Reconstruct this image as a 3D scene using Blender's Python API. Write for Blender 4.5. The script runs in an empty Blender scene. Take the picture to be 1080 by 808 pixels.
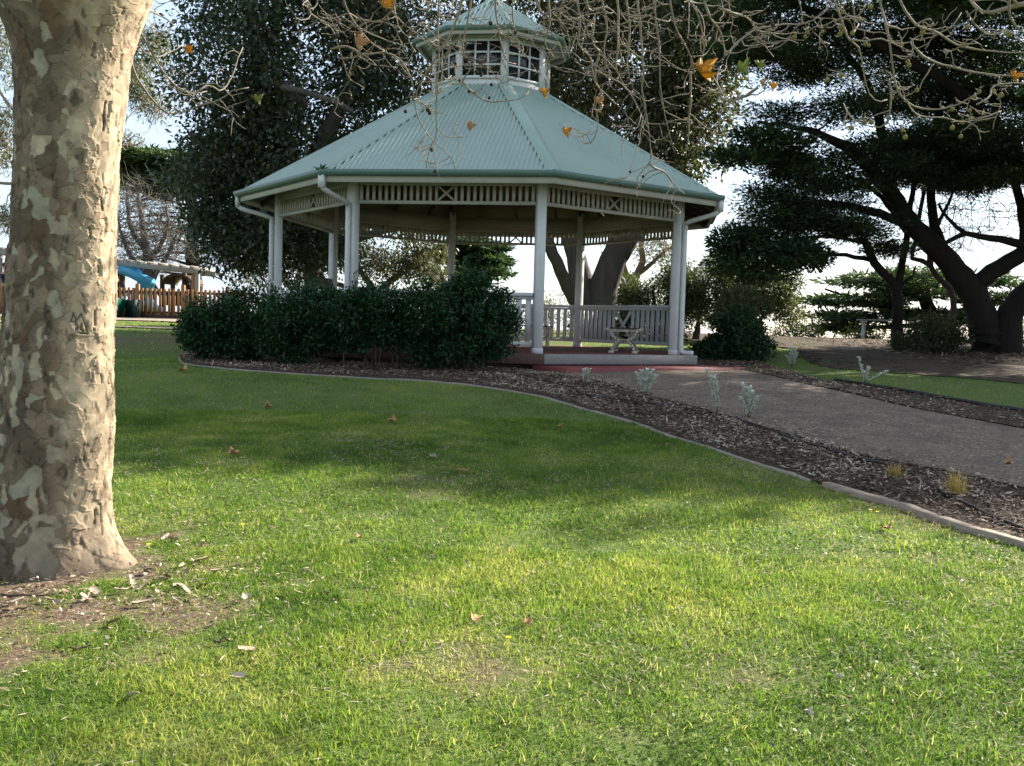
import bpy, math, random
import numpy as np
from mathutils import Vector, Matrix

rng = np.random.default_rng(11)
random.seed(5)
PI = math.pi
scene = bpy.context.scene
COL = scene.collection

# ------------------------------------------------------------------ camera frame
F = 1020.0                       # focal length in pixels of a 1080 px wide picture
EYE = 1.55
PITCH, ROLL = 0.058, 0.0293
_c, _s = math.cos(PITCH), math.sin(PITCH)
_cr, _sr = math.cos(ROLL), math.sin(ROLL)
_r0, _u0, FW = np.array([1., 0, 0]), np.array([0, _s, _c]), np.array([0, _c, -_s])
RIGHT = _r0 * _cr + _u0 * _sr
UP = _u0 * _cr - _r0 * _sr
CAM = np.array([0, 0, EYE])


def ray(px, py):
    return FW + RIGHT * ((px - 540) / F) + UP * ((404 - py) / F)


def at(px, py, Y):
    r = ray(px, py)
    return CAM + r * (Y / r[1])


def project(P):
    d = np.asarray(P) - CAM
    w = d @ FW
    return 540 + F * (d @ RIGHT) / w, 404 - F * (d @ UP) / w


# ------------------------------------------------------------------ numpy noise
def _hash(ix, iy, iz, seed):
    h = (ix.astype(np.int64) * 374761393 + iy.astype(np.int64) * 668265263 + iz.astype(np.int64) * 2147483647 + seed * 974711) & 0xffffffff
    h = ((h ^ (h >> 13)) * 1274126177) & 0xffffffff
    h = ((h ^ (h >> 16)) * 2246822519) & 0xffffffff
    return ((h ^ (h >> 15)) & 0xffff) / 65535.0


def vnoise(P, scale=1.0, seed=0):
    P = np.asarray(P, float) * scale
    if P.shape[1] == 2:
        P = np.c_[P, np.zeros(len(P))]
    i = np.floor(P)
    f = P - i
    f = f * f * (3 - 2 * f)
    i = i.astype(np.int64)
    out = 0
    for dx in (0, 1):
        for dy in (0, 1):
            for dz in (0, 1):
                w = (f[:, 0] if dx else 1 - f[:, 0]) * (f[:, 1] if dy else 1 - f[:, 1]) * (f[:, 2] if dz else 1 - f[:, 2])
                out = out + w * _hash(i[:, 0] + dx, i[:, 1] + dy, i[:, 2] + dz, seed)
    return out


def fbm(P, scale=1.0, seed=0, octs=3):
    o, a, t = 0, 1.0, 0
    for k in range(octs):
        o = o + a * vnoise(P, scale * 2 ** k, seed + k * 17)
        t += a
        a *= .5
    return o / t


# ------------------------------------------------------------------ terrain
_ty = np.arange(-80, 600, .25)
_tz = np.interp(_ty, [-80, 0, 13, 16, 25, 34, 42, 60, 120, 600], [-4.0, 0, .86, .92, 1.23, 1.49, 1.47, .6, -4, -12])
_k = np.exp(-np.linspace(-2.5, 2.5, 13) ** 2)
_tz = np.convolve(np.pad(_tz, 6, mode='edge'), _k / _k.sum(), mode='valid')
_tz -= np.interp(0, _ty, _tz)


def gz(x, y):
    x = np.atleast_1d(np.asarray(x, float))
    y = np.atleast_1d(np.asarray(y, float))
    return np.interp(y, _ty, _tz) + .03 * (fbm(np.c_[x, y], .55, 3, 2) - .5)


def gz1(x, y):
    return float(gz(x, y)[0])


def ground(px, py, far=60.):
    r = ray(px, py)
    ts = np.geomspace(1.5, far, 500)
    P = CAM + r[None] * ts[:, None]
    d = P[:, 2] - gz(P[:, 0], P[:, 1])
    k = np.argmax(d < 0)
    if d[k] >= 0:
        k = len(ts) - 1
    a, b = ts[k - 1], ts[k]
    for _ in range(20):
        m = (a + b) / 2
        q = CAM + r * m
        if q[2] < gz1(q[0], q[1]):
            b = m
        else:
            a = m
    q = CAM + r * b
    return np.array([q[0], q[1], gz1(q[0], q[1])])


def pip(poly, P):
    inside = np.zeros(len(P), bool)
    n = len(poly)
    x, y = P[:, 0], P[:, 1]
    for i in range(n):
        x1, y1 = poly[i][:2]
        x2, y2 = poly[(i + 1) % n][:2]
        if y1 == y2:
            continue
        c = ((y1 > y) != (y2 > y)) & (x < (x2 - x1) * (y - y1) / (y2 - y1) + x1)
        inside ^= c
    return inside


# ------------------------------------------------------------------ mesh helpers
class Acc:
    """collects vertices and faces (tris and quads) with one tint per face"""

    def __init__(s):
        s.v, s.q, s.t, s.qa, s.ta, s.n = [], [], [], [], [], 0

    def add(s, V, Q=None, T=None, tint=.5):
        V = np.asarray(V, float).reshape(-1, 3)
        if Q is not None and len(Q):
            Q = np.asarray(Q).reshape(-1, 4)
            s.q.append(Q + s.n)
            s.qa.append(np.broadcast_to(np.asarray(tint, float), (len(Q),)).copy())
        if T is not None and len(T):
            T = np.asarray(T).reshape(-1, 3)
            s.t.append(T + s.n)
            s.ta.append(np.broadcast_to(np.asarray(tint, float), (len(T),)).copy())
        s.v.append(V)
        s.n += len(V)

    def box(s, x0, x1, y0, y1, z0, z1, M=None, tint=.5):
        V = np.array([[x, y, z] for z in (z0, z1) for y in (y0, y1) for x in (x0, x1)], float)
        if M is not None:
            V = V @ np.array(M)[:3, :3].T + np.array(M)[:3, 3]
        s.add(V, [[0, 2, 3, 1], [4, 5, 7, 6], [0, 1, 5, 4], [2, 6, 7, 3], [0, 4, 6, 2], [1, 3, 7, 5]], None, tint)

    def beam(s, p, q, w, h, up=(0, 0, 1), tint=.5):
        p, q, up = np.array(p, float), np.array(q, float), np.array(up, float)
        d = q - p
        d = d / np.linalg.norm(d)
        a = np.cross(d, up)
        if np.linalg.norm(a) < 1e-6:
            a = np.cross(d, [1, 0, 0])
        a /= np.linalg.norm(a)
        b = np.cross(a, d)
        V = []
        for c in (p, q):
            for sx, sy in ((-1, -1), (1, -1), (1, 1), (-1, 1)):
                V.append(c + a * sx * w / 2 + b * sy * h / 2)
        s.add(V, [[0, 1, 2, 3], [7, 6, 5, 4], [0, 4, 5, 1], [1, 5, 6, 2], [2, 6, 7, 3], [3, 7, 4, 0]], None, tint)

    def tube(s, P, R, k=6, cap=True, tint=.5):
        P = np.asarray(P, float)
        n = len(P)
        R = np.broadcast_to(np.asarray(R, float), (n,))
        T = np.gradient(P, axis=0)
        T /= np.linalg.norm(T, axis=1)[:, None] + 1e-9
        ref = np.array([0, 0, 1.]) if abs(T[:, 2]).mean() < .8 else np.array([1., 0, 0])
        A = np.cross(T, ref)
        A /= np.linalg.norm(A, axis=1)[:, None] + 1e-9
        B = np.cross(T, A)
        th = np.arange(k) * 2 * PI / k
        V = P[:, None] + R[:, None, None] * (A[:, None] * np.cos(th)[None, :, None] + B[:, None] * np.sin(th)[None, :, None])
        i = np.arange(n - 1)[:, None] * k
        j = np.arange(k)[None]
        jn = (j + 1) % k
        Q = np.stack([i + j, i + jn, i + k + jn, i + k + j], -1).reshape(-1, 4)
        V = V.reshape(-1, 3)
        Tt = None
        if cap:
            V = np.vstack([V, P[0], P[-1]])
            a = np.arange(k)
            Tt = np.vstack([np.c_[(a + 1) % k, a, np.full(k, n * k)], np.c_[(n - 1) * k + a, (n - 1) * k + (a + 1) % k, np.full(k, n * k + 1)]])
        s.add(V, Q, Tt, tint)

    def prism(s, poly, z0, z1, tint=.5):
        """poly: list of xy, counter-clockwise"""
        n = len(poly)
        V = [[x, y, z0] for x, y in poly] + [[x, y, z1] for x, y in poly]
        c = np.mean(poly, axis=0)
        V += [[c[0], c[1], z0], [c[0], c[1], z1]]
        a = np.arange(n)
        b = (a + 1) % n
        s.add(V, np.c_[a, b, b + n, a + n], np.vstack([np.c_[b, a, np.full(n, 2 * n)], np.c_[a + n, b + n, np.full(n, 2 * n + 1)]]), tint)

    def build(s, name, mats, parent=None, smooth=False, bevel=0, attr=None, loc=None):
        V = np.vstack(s.v).astype(np.float32)
        q = np.vstack(s.q) if s.q else np.zeros((0, 4), int)
        t = np.vstack(s.t) if s.t else np.zeros((0, 3), int)
        me = bpy.data.meshes.new(name)
        me.vertices.add(len(V))
        me.vertices.foreach_set('co', V.ravel())
        nl = q.size + t.size
        me.loops.add(nl)
        me.loops.foreach_set('vertex_index', np.concatenate([q.ravel(), t.ravel()]).astype(np.int32))
        me.polygons.add(len(q) + len(t))
        st = np.concatenate([np.arange(len(q)) * 4, q.size + np.arange(len(t)) * 3]).astype(np.int32)
        me.polygons.foreach_set('loop_start', st)
        if smooth:
            me.polygons.foreach_set('use_smooth', np.ones(len(st), bool))
        at_ = me.attributes.new('tint', 'FLOAT', 'FACE')
        at_.data.foreach_set('value', np.concatenate(s.qa + s.ta).astype(np.float32))
        if attr:
            for k, a in attr.items():
                a = np.asarray(a, np.float32)
                if a.ndim == 2:
                    x = me.attributes.new(k, 'FLOAT_COLOR', 'POINT')
                    x.data.foreach_set('color', np.c_[a, np.ones(len(a))].astype(np.float32).ravel())
                else:
                    x = me.attributes.new(k, 'FLOAT', 'POINT')
                    x.data.foreach_set('value', a)
        me.update(calc_edges=True)
        me.validate()
        o = bpy.data.objects.new(name, me)
        for m in (mats if isinstance(mats, (list, tuple)) else [mats]):
            me.materials.append(m)
        COL.objects.link(o)
        if parent is not None:
            o.parent = parent
        if loc is not None:
            o.location = loc
        if bevel:
            b = o.modifiers.new('edge', 'BEVEL')
            b.width = bevel
            b.segments = 1
            b.limit_method = 'ANGLE'
        return o


def catmull(P, n):
    P = np.asarray(P, float)
    Q = np.vstack([2 * P[0] - P[1], P, 2 * P[-1] - P[-2]])
    seg = np.linalg.norm(np.diff(P, axis=0), axis=1)
    cum = np.r_[0, np.cumsum(seg)]
    u = np.linspace(0, cum[-1], n)
    k = np.clip(np.searchsorted(cum, u, side='right') - 1, 0, len(P) - 2)
    t = ((u - cum[k]) / (seg[k] + 1e-9))[:, None]
    p0, p1, p2, p3 = Q[k], Q[k + 1], Q[k + 2], Q[k + 3]
    return .5 * (2 * p1 + (p2 - p0) * t + (2 * p0 - 5 * p1 + 4 * p2 - p3) * t ** 2 + (3 * p1 - p0 - 3 * p2 + p3) * t ** 3)


def empty(name, loc=(0, 0, 0), rz=0):
    o = bpy.data.objects.new(name, None)
    o.empty_display_size = .2
    COL.objects.link(o)
    o.location = loc
    o.rotation_euler = (0, 0, rz)
    return o


def tag(o, label, cat, group=None):
    o['label'] = label
    o['category'] = cat
    if group:
        o['group'] = group
    return o


def kind(o, k):
    o['kind'] = k
    return o


def copy_tree(o, parent=None):
    c = o.copy()
    COL.objects.link(c)
    if parent is not None:
        c.parent = parent
    for ch in list(o.children):
        copy_tree(ch, c)
    return c


# ------------------------------------------------------------------ materials
class NT:
    def __init__(s, name):
        s.m = bpy.data.materials.new(name)
        s.m.use_nodes = True
        s.t = s.m.node_tree
        s.n = s.t.nodes
        s.b = s.n['Principled BSDF']
        s.out = s.n['Material Output']

    def node(s, typ, **kw):
        x = s.n.new(typ)
        for k, v in kw.items():
            if k in ('ins',):
                for a, b in v.items():
                    if hasattr(b, 'is_linked') or isinstance(b, bpy.types.NodeSocket):
                        s.t.links.new(b, x.inputs[a])
                    else:
                        x.inputs[a].default_value = b
            else:
                setattr(x, k, v)
        return x

    def link(s, a, b):
        s.t.links.new(a, b)

    def ramp(s, fac, stops, interp='LINEAR'):
        r = s.n.new('ShaderNodeValToRGB')
        r.color_ramp.interpolation = interp
        e = r.color_ramp.elements
        while len(e) < len(stops):
            e.new(.5)
        for i, (p, c) in enumerate(stops):
            e[i].position = p
            e[i].color = (*c, 1)
        s.link(fac, r.inputs[0])
        return r.outputs[0]

    def noise(s, scale, detail=4, rough=.55, coord=None, dist=0):
        x = s.n.new('ShaderNodeTexNoise')
        x.inputs['Scale'].default_value = scale
        x.inputs['Detail'].default_value = detail
        x.inputs['Roughness'].default_value = rough
        x.inputs['Distortion'].default_value = dist
        if coord is not None:
            s.link(coord, x.inputs['Vector'])
        return x.outputs['Fac']

    def coord(s, kind='Object', scale=None):
        c = s.n.new('ShaderNodeTexCoord').outputs[kind]
        if scale:
            m = s.n.new('ShaderNodeMapping')
            m.inputs['Scale'].default_value = scale
            s.link(c, m.inputs['Vector'])
            c = m.outputs[0]
        return c

    def attr(s, name, out='Fac'):
        a = s.n.new('ShaderNodeAttribute')
        a.attribute_name = name
        return a.outputs[out]

    def math(s, op, a, b):
        x = s.n.new('ShaderNodeMath')
        x.operation = op
        for i, v in enumerate((a, b)):
            if isinstance(v, (int, float)):
                x.inputs[i].default_value = v
            else:
                s.link(v, x.inputs[i])
        return x.outputs[0]

    def mix(s, fac, a, b, blend='MIX'):
        x = s.n.new('ShaderNodeMix')
        x.data_type = 'RGBA'
        x.blend_type = blend
        for sock, v in ((x.inputs[0], fac), (x.inputs[6], a), (x.inputs[7], b)):
            if isinstance(v, (int, float)):
                sock.default_value = v
            elif isinstance(v, tuple):
                sock.default_value = (*v, 1)
            else:
                s.link(v, sock)
        return x.outputs[2]

    def bump(s, h, strength=.4, dist=.02):
        b = s.n.new('ShaderNodeBump')
        b.inputs['Strength'].default_value = strength
        b.inputs['Distance'].default_value = dist
        s.link(h, b.inputs['Height'])
        s.link(b.outputs[0], s.b.inputs['Normal'])

    def done(s, col=None, rough=.6, spec=.4, metal=0):
        if col is not None:
            if isinstance(col, tuple):
                s.b.inputs['Base Color'].default_value = (*col, 1)
            else:
                s.link(col, s.b.inputs['Base Color'])
        if isinstance(rough, (int, float)):
            s.b.inputs['Roughness'].default_value = rough
        else:
            s.link(rough, s.b.inputs['Roughness'])
        s.b.inputs['Specular IOR Level'].default_value = spec
        s.b.inputs['Metallic'].default_value = metal
        return s.m


def leaf_mat(name, stops, trans=.35, rough=.5, spec=.4, tcol=1.4):
    t = NT(name)
    c = t.ramp(t.attr('tint'), stops)
    t.done(c, rough, spec)
    tr = t.node('ShaderNodeBsdfTranslucent')
    cc = t.mix(1.0, c, (tcol, tcol * 1.05, tcol * .6), 'MULTIPLY')
    t.link(cc, tr.inputs['Color'])
    mx = t.node('ShaderNodeMixShader')
    mx.inputs[0].default_value = trans
    t.link(t.b.outputs[0], mx.inputs[1])
    t.link(tr.outputs[0], mx.inputs[2])
    t.link(mx.outputs[0], t.out.inputs['Surface'])
    return t.m


def bark_mat(name, a, b, scale=8, stretch=.25, bump=.6, rough=.9):
    t = NT(name)
    co = t.coord('Object', (1, 1, stretch))
    n = t.noise(scale, 6, .65, co, .6)
    n2 = t.noise(scale * .25, 3, .5, t.coord())
    c = t.mix(n2, t.ramp(n, [(.3, a), (.7, b)]), tuple((x * .6 + y * .4) * .8 for x, y in zip(a, b)))
    t.bump(n, bump, .03)
    return t.done(c, rough, .2)


def paint_mat(name, col, dirt=(.35, .32, .27), amt=.35, rough=.45, scale=3.):
    t = NT(name)
    co = t.coord()
    n = t.noise(scale, 6, .65, co)
    n2 = t.noise(scale * 9, 3, .6, t.coord('Object', (1, 1, .15)))
    f = t.math('MULTIPLY', t.ramp(n, [(.45, (0, 0, 0)), (.75, (1, 1, 1))]), amt)
    c = t.mix(f, col, dirt)
    c = t.mix(t.math('MULTIPLY', n2, .25), c, tuple(x * .7 for x in col))
    t.bump(n2, .12, .004)
    return t.done(c, rough, .35)


def wood_mat(name, a, b, stretch=(1, 1, 12), rough=.75, scale=4, bump=.3):
    t = NT(name)
    n = t.noise(scale, 6, .6, t.coord('Object', stretch), .3)
    n2 = t.noise(1.7, 3, .5, t.coord())
    c = t.ramp(n, [(.3, a), (.7, b)])
    c = t.mix(t.math('MULTIPLY', n2, .45), c, tuple(x * .55 for x in a))
    t.bump(n, bump, .006)
    return t.done(c, rough, .25)


M = {}
M['white'] = paint_mat('white_paint', (.62, .635, .62), (.36, .35, .31), .35)
M['cream'] = paint_mat('cream_paint', (.50, .49, .43), (.3, .28, .22), .5)
M['roof'] = paint_mat('pale_green_steel', (.30, .385, .325), (.21, .265, .23), .45, .38, .8)
M['rooftrim'] = paint_mat('pale_green_flashing', (.28, .38, .32), (.22, .28, .24), .4, .4, 1.5)
M['gutter'] = paint_mat('green_gutter_paint', (.10, .17, .135), (.08, .1, .08), .4, .4)
M['rafter'] = wood_mat('dark_rafter_timber', (.10, .075, .055), (.16, .13, .10))
M['deck'] = wood_mat('red_brown_deck', (.13, .045, .035), (.2, .08, .06), (8, 1, 1))
M['greyboard'] = wood_mat('weathered_grey_board', (.22, .21, .195), (.36, .345, .32), (1.5, 10, 10), .85, 3)
M['brownboard'] = wood_mat('brown_board', (.10, .055, .042), (.17, .10, .08), (1.5, 10, 10), .8, 3)
M['skirt'] = wood_mat('dark_skirting', (.05, .035, .03), (.09, .065, .05), (2, 2, 9))
M['slab'] = paint_mat('red_painted_concrete', (.22, .055, .05), (.15, .07, .06), .6, .7, 5)
M['darkpane'] = NT('dark_pane').done((.012, .014, .014), .15, .5)
M['bench_metal'] = paint_mat('cream_cast_metal', (.66, .61, .48), (.3, .26, .2), .5)
M['bench_slat'] = wood_mat('dark_bench_slat', (.07, .05, .04), (.12, .09, .075))
M['hat'] = NT('brown_felt').done((.05, .032, .025), .95, .1)
M['pine'] = wood_mat('treated_pine', (.24, .11, .045), (.4, .21, .095), (9, 9, .8), .8, 3)
M['pine_dark'] = wood_mat('dark_stained_timber', (.07, .04, .03), (.13, .08, .055), (9, 9, .8))
M['greytimber'] = wood_mat('weathered_timber', (.26, .24, .21), (.4, .38, .34), (1, 9, 9))
M['bluep'] = NT('blue_plastic').done((.03, .24, .42), .35, .5)
M['greenp'] = NT('green_plastic').done((.006, .10, .068), .35, .5)
M['edge'] = paint_mat('grey_concrete_edging', (.26, .225, .18), (.16, .13, .1), .7, .9, 6)
M['hose'] = NT('black_poly_pipe').done((.018, .014, .012), .5, .4)
M['skin'] = NT('skin').done((.45, .25, .18), .6, .3)
M['navy'] = NT('navy_cloth').done((.02, .025, .05), .9, .2)
M['jean'] = NT('grey_cloth').done((.12, .12, .13), .9, .2)
M['hair'] = NT('brown_hair').done((.04, .025, .015), .8, .2)

M['bark_fig'] = bark_mat('grey_fig_bark', (.05, .042, .036), (.15, .13, .11), 6, .25, 1.0)
M['bark_cyp'] = bark_mat('dark_cypress_bark', (.012, .010, .008), (.036, .028, .023), 9, .12, 1.0)
M['bark_tea'] = bark_mat('tea_tree_bark', (.08, .06, .05), (.16, .13, .1), 9)
M['bark_gum'] = bark_mat('pale_gum_bark', (.24, .18, .14), (.42, .36, .3), 5)
M['bark_bare'] = bark_mat('grey_dead_bark', (.09, .077, .064), (.18, .16, .135), 6)
M['twig'] = bark_mat('pale_plane_twig', (.19, .16, .125), (.38, .33, .255), 14, .5, .3)
M['stem'] = bark_mat('brown_stem', (.06, .045, .03), (.12, .095, .07), 10)

M['lf_fig'] = leaf_mat('fig_leaf', [(0, (.026, .040, .022)), (.5, (.047, .070, .035)), (.85, (.085, .10, .045)), (1, (.15, .12, .055))], .24, .42, .5)
M['lf_fig2'] = leaf_mat('olive_fig_leaf', [(0, (.04, .046, .022)), (.5, (.075, .085, .04)), (.85, (.12, .125, .055)), (1, (.18, .13, .06))], .3, .45, .45)
M['lf_cyp'] = leaf_mat('cypress_spray', [(0, (.022, .044, .023)), (.5, (.044, .078, .033)), (.9, (.075, .12, .04)), (1, (.11, .14, .05))], .22, .6, .3)
M['lf_tea'] = leaf_mat('tea_tree_leaf', [(0, (.045, .06, .026)), (.5, (.085, .105, .045)), (1, (.16, .17, .075))], .3, .55, .3)
M['lf_shrub'] = leaf_mat('glossy_shrub_leaf', [(0, (.009, .027, .010)), (.5, (.017, .055, .017)), (.9, (.03, .088, .026)), (1, (.08, .14, .05))], .14, .42, .3)
M['lf_gum'] = leaf_mat('gum_leaf', [(0, (.07, .085, .04)), (.6, (.13, .14, .065)), (1, (.22, .2, .1))], .35, .5, .35)
M['lf_light'] = leaf_mat('light_shrub_leaf', [(0, (.09, .12, .035)), (.6, (.17, .2, .06)), (1, (.26, .27, .11))], .4, .5, .3)
M['lf_silver'] = leaf_mat('silver_leaf', [(0, (.48, .5, .46)), (1, (.74, .76, .71))], .2, .8, .1, 1.0)
M['lf_tuss'] = leaf_mat('straw_tussock', [(0, (.26, .17, .06)), (.6, (.42, .3, .11)), (1, (.55, .43, .2))], .4, .6, .2, 1.1)
M['grass'] = leaf_mat('lawn_blade', [(0, (.052, .098, .018)), (.35, (.108, .19, .03)), (.62, (.195, .268, .048)), (.84, (.32, .335, .09)), (1, (.50, .44, .25))], .5, .5, .15, 1.35)
M['chip'] = leaf_mat('bark_chip', [(0, (.06, .04, .028)), (.34, (.165, .118, .083)), (.62, (.33, .25, .185)), (1, (.58, .49, .385))], .0, .9, .1)
M['lf_yellow'] = leaf_mat('yellow_autumn_leaf', [(0, (.30, .09, .03)), (.4, (.50, .22, .035)), (1, (.55, .38, .06))], .35, .6, .2, 1.1)
M['lf_dry'] = leaf_mat('dry_brown_leaf', [(0, (.2, .09, .04)), (.5, (.38, .2, .09)), (1, (.5, .34, .2))], .15, .7, .2, 1.0)
M['lf_pale'] = leaf_mat('pale_dry_leaf', [(0, (.42, .35, .26)), (1, (.62, .55, .44))], .1, .75, .2, 1.0)
M['flake'] = leaf_mat('pale_bark_flake', [(0, (.2, .14, .095)), (.5, (.33, .25, .18)), (1, (.46, .38, .29))], 0, .85, .15)
M['ball'] = NT('seed_ball').done((.20, .17, .06), .95, .1)
M['ballb'] = NT('old_seed_ball').done((.05, .035, .025), .95, .1)
M['petal'] = NT('yellow_petal').done((.8, .6, .02), .6, .2)
# ================================================================== SKY, SUN, CAMERA
SUN_EL, SUN_AZ = math.radians(31), math.radians(50)
w = bpy.data.worlds.new('World')
scene.world = w
w.use_nodes = True
wn = w.node_tree.nodes
wl = w.node_tree.links
bg = wn['Background']
sky = wn.new('ShaderNodeTexSky')
sky.sky_type = 'NISHITA'
sky.sun_disc = False
sky.sun_elevation = SUN_EL
sky.sun_rotation = SUN_AZ
sky.air_density, sky.dust_density, sky.ozone_density = 1.0, .7, 1.25
tc = wn.new('ShaderNodeTexCoord')
mp = wn.new('ShaderNodeMapping')
mp.inputs['Scale'].default_value = (1, 1, 3.2)
wl.new(tc.outputs['Generated'], mp.inputs['Vector'])
nz = wn.new('ShaderNodeTexNoise')
nz.inputs['Scale'].default_value = 2.6
nz.inputs['Detail'].default_value = 7
nz.inputs['Roughness'].default_value = .58
nz.inputs['Distortion'].default_value = .5
wl.new(mp.outputs[0], nz.inputs['Vector'])
cr = wn.new('ShaderNodeValToRGB')
cr.color_ramp.elements[0].position = .40
cr.color_ramp.elements[1].position = .68
wl.new(nz.outputs['Fac'], cr.inputs[0])
cm = wn.new('ShaderNodeMix')
cm.data_type = 'RGBA'
mm = wn.new('ShaderNodeMath')
mm.operation = 'MULTIPLY_ADD'
mm.inputs[1].default_value = .38
mm.inputs[2].default_value = .58
wl.new(cr.outputs[0], mm.inputs[0])
wl.new(mm.outputs[0], cm.inputs[0])
wl.new(sky.outputs[0], cm.inputs[6])
cm.inputs[7].default_value = (2.2, 2.55, 3.05, 1)
wl.new(cm.outputs[2], bg.inputs['Color'])
bg.inputs['Strength'].default_value = .105

sd = bpy.data.lights.new('sun', 'SUN')
sd.energy = 4.8
sd.angle = math.radians(.55)
sd.color = (1, .93, .80)
so = bpy.data.objects.new('sun', sd)
COL.objects.link(so)
so.rotation_euler = Vector((math.cos(SUN_EL) * math.sin(SUN_AZ), math.cos(SUN_EL) * math.cos(SUN_AZ), math.sin(SUN_EL))).to_track_quat('Z', 'Y').to_euler()

cd = bpy.data.cameras.new('camera')
cd.sensor_width = 36
cd.lens = 36 * F / 1080
cd.clip_start = .05
cd.clip_end = 3000
co = bpy.data.objects.new('camera', cd)
COL.objects.link(co)
co.matrix_world = Matrix(((RIGHT[0], UP[0], -FW[0], 0), (RIGHT[1], UP[1], -FW[1], 0), (RIGHT[2], UP[2], -FW[2], EYE), (0, 0, 0, 1)))
scene.camera = co
vs = scene.view_settings
vs.view_transform = 'Standard'
vs.look = 'None'
vs.exposure = 1.8
vs.gamma = 1
scene.cycles.use_denoising = True
scene.cycles.denoiser = 'OPENIMAGEDENOISE'
scene.cycles.max_bounces = 6
scene.cycles.transparent_max_bounces = 4
scene.cycles.diffuse_bounces = 3
scene.cycles.glossy_bounces = 2
scene.cycles.caustics_reflective = False
scene.cycles.caustics_refractive = False

# ================================================================== GROUND SHEET
gx = np.unique(np.r_[-np.geomspace(10, 500, 26), np.arange(-10, 10.01, .14), np.geomspace(10, 500, 26)])
gy = np.unique(np.r_[-np.geomspace(1, 70, 12), np.arange(-1, 17, .14), np.arange(17, 40, .5), np.geomspace(40, 580, 26)])
X, Y = np.meshgrid(gx, gy)
xf, yf = X.ravel(), Y.ravel()
zf = gz(xf, yf)
TB = ground(72, 612)              # foot of the plane tree
EDGE_PX = [(190, 377), (195, 383.5), (236, 389), (300, 394), (380, 399), (434, 401.5), (490, 406), (527, 411), (560, 416.5), (579, 420.6), (623, 433.6),
           (670, 446.6), (709, 461), (748, 472.6), (787, 485.6), (820, 496), (841, 503), (895, 521), (950, 536), (1004, 555), (1080, 577), (1190, 612)]
EDGE = np.vstack([[ground(*p) for p in EDGE_PX], [[6.2, 4.5, 0], [9.5, 2.6, 0]]])
BACK_PX = [(198, 372), (212, 372), (250, 372), (310, 376), (385, 381), (440, 385), (500, 388), (540, 391), (570, 395), (600, 398.5), (649, 407.6),
           (690, 420), (722, 428.5), (761, 439), (800, 451), (835, 461), (862, 469), (917, 485), (963, 493), (1018, 504), (1080, 518), (1190, 545)]
BACK = np.vstack([[ground(*p) for p in BACK_PX], [[7.0, 5.5, 0], [10.3, 3.6, 0]]])
# how bare the lawn is: round the plane tree, along the kerb, and in worn spots
P2 = np.c_[xf, yf]


def edge_dist(P):
    d = np.full(len(P), 99.)
    C = catmull(EDGE, 120)[:, :2]
    near = (P[:, 1] < 18) & (np.abs(P[:, 0]) < 10)
    idx = np.where(near)[0]
    for k in range(0, len(idx), 20000):
        ii = idx[k:k + 20000]
        d[ii] = np.sqrt(((P[ii][:, None] - C[None]) ** 2).sum(-1)).min(1)
    return d


SPOTS = [(200, 640, .42, .8), (205, 606, .4, .6), (75, 606, .75, .95), (150, 634, .4, .8), (30, 640, .6, .85), (165, 575, .3, .4), (100, 695, .25, .4), (790, 500, .55, .6), (725, 498, .45, .6),
         (860, 520, .6, .65), (960, 560, .5, .6), (540, 441, .35, .45), (275, 420, .6, .3), (1020, 600, .5, .5), (150, 358, 2.4, 1.4), (165, 366, 1.6, .9), (5, 365, 2.0, .6), (760, 640, .25, .2), (600, 600, .35, .3)]
SPW = [(ground(a, b), r, s * (1.0 if (a < 260 and b > 560) else .5)) for a, b, r, s in SPOTS]


def bareness(P):
    n = fbm(P, 2.2, 5, 3)
    n2 = fbm(P, .6, 9, 2)
    nf = fbm(P, 7, 19, 3)
    b = np.clip((n - .62) * 2.0, 0, .4) + np.clip((n2 - .6) * 1.5, 0, .3)
    for c, r, s in SPW:
        d = np.hypot(P[:, 0] - c[0], (P[:, 1] - c[1]) * .8) / r
        b = np.maximum(b, s * np.clip(1.2 - d + (n - .5) * 1.0 + (nf - .5) * 2.2, 0, 1))
    d = edge_dist(P)
    b = b + np.clip(.55 - d * 1.6, 0, .5) * np.clip(.4 + n * 1.2, 0, 1) * np.clip((9 - P[:, 1]) / 4, .15, 1)
    return np.clip(b, 0, 1)


nx = len(gx)
i = (np.arange(len(gy) - 1)[:, None] * nx + np.arange(nx - 1)[None]).ravel()
A = Acc()
A.add(np.c_[xf, yf, zf], np.c_[i, i + 1, i + nx + 1, i + nx])
t = NT('lawn_ground')
co_ = t.coord()
n1 = t.noise(.55, 4, .6, co_)
n2 = t.noise(38, 4, .7, co_)
n3 = t.noise(5, 4, .6, co_)
green = t.ramp(n1, [(.3, (.045, .085, .018)), (.5, (.07, .12, .025)), (.7, (.115, .15, .04))])
green = t.mix(t.ramp(n2, [(.35, (0, 0, 0)), (.75, (1, 1, 1))]), green, (.15, .165, .06))
soil = t.ramp(n2, [(.25, (.065, .044, .030)), (.5, (.13, .092, .062)), (.75, (.24, .185, .125))])
bf = t.math('ADD', t.attr('bare'), t.math('MULTIPLY', t.math('SUBTRACT', n3, .5), 1.1))
col = t.mix(t.ramp(bf, [(.25, (0, 0, 0)), (.85, (1, 1, 1))]), green, soil)
t.bump(n2, .7, .03)
kind(A.build('ground', t.done(col, .95, .1), smooth=True, attr={'bare': bareness(P2)}), 'structure')


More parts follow.
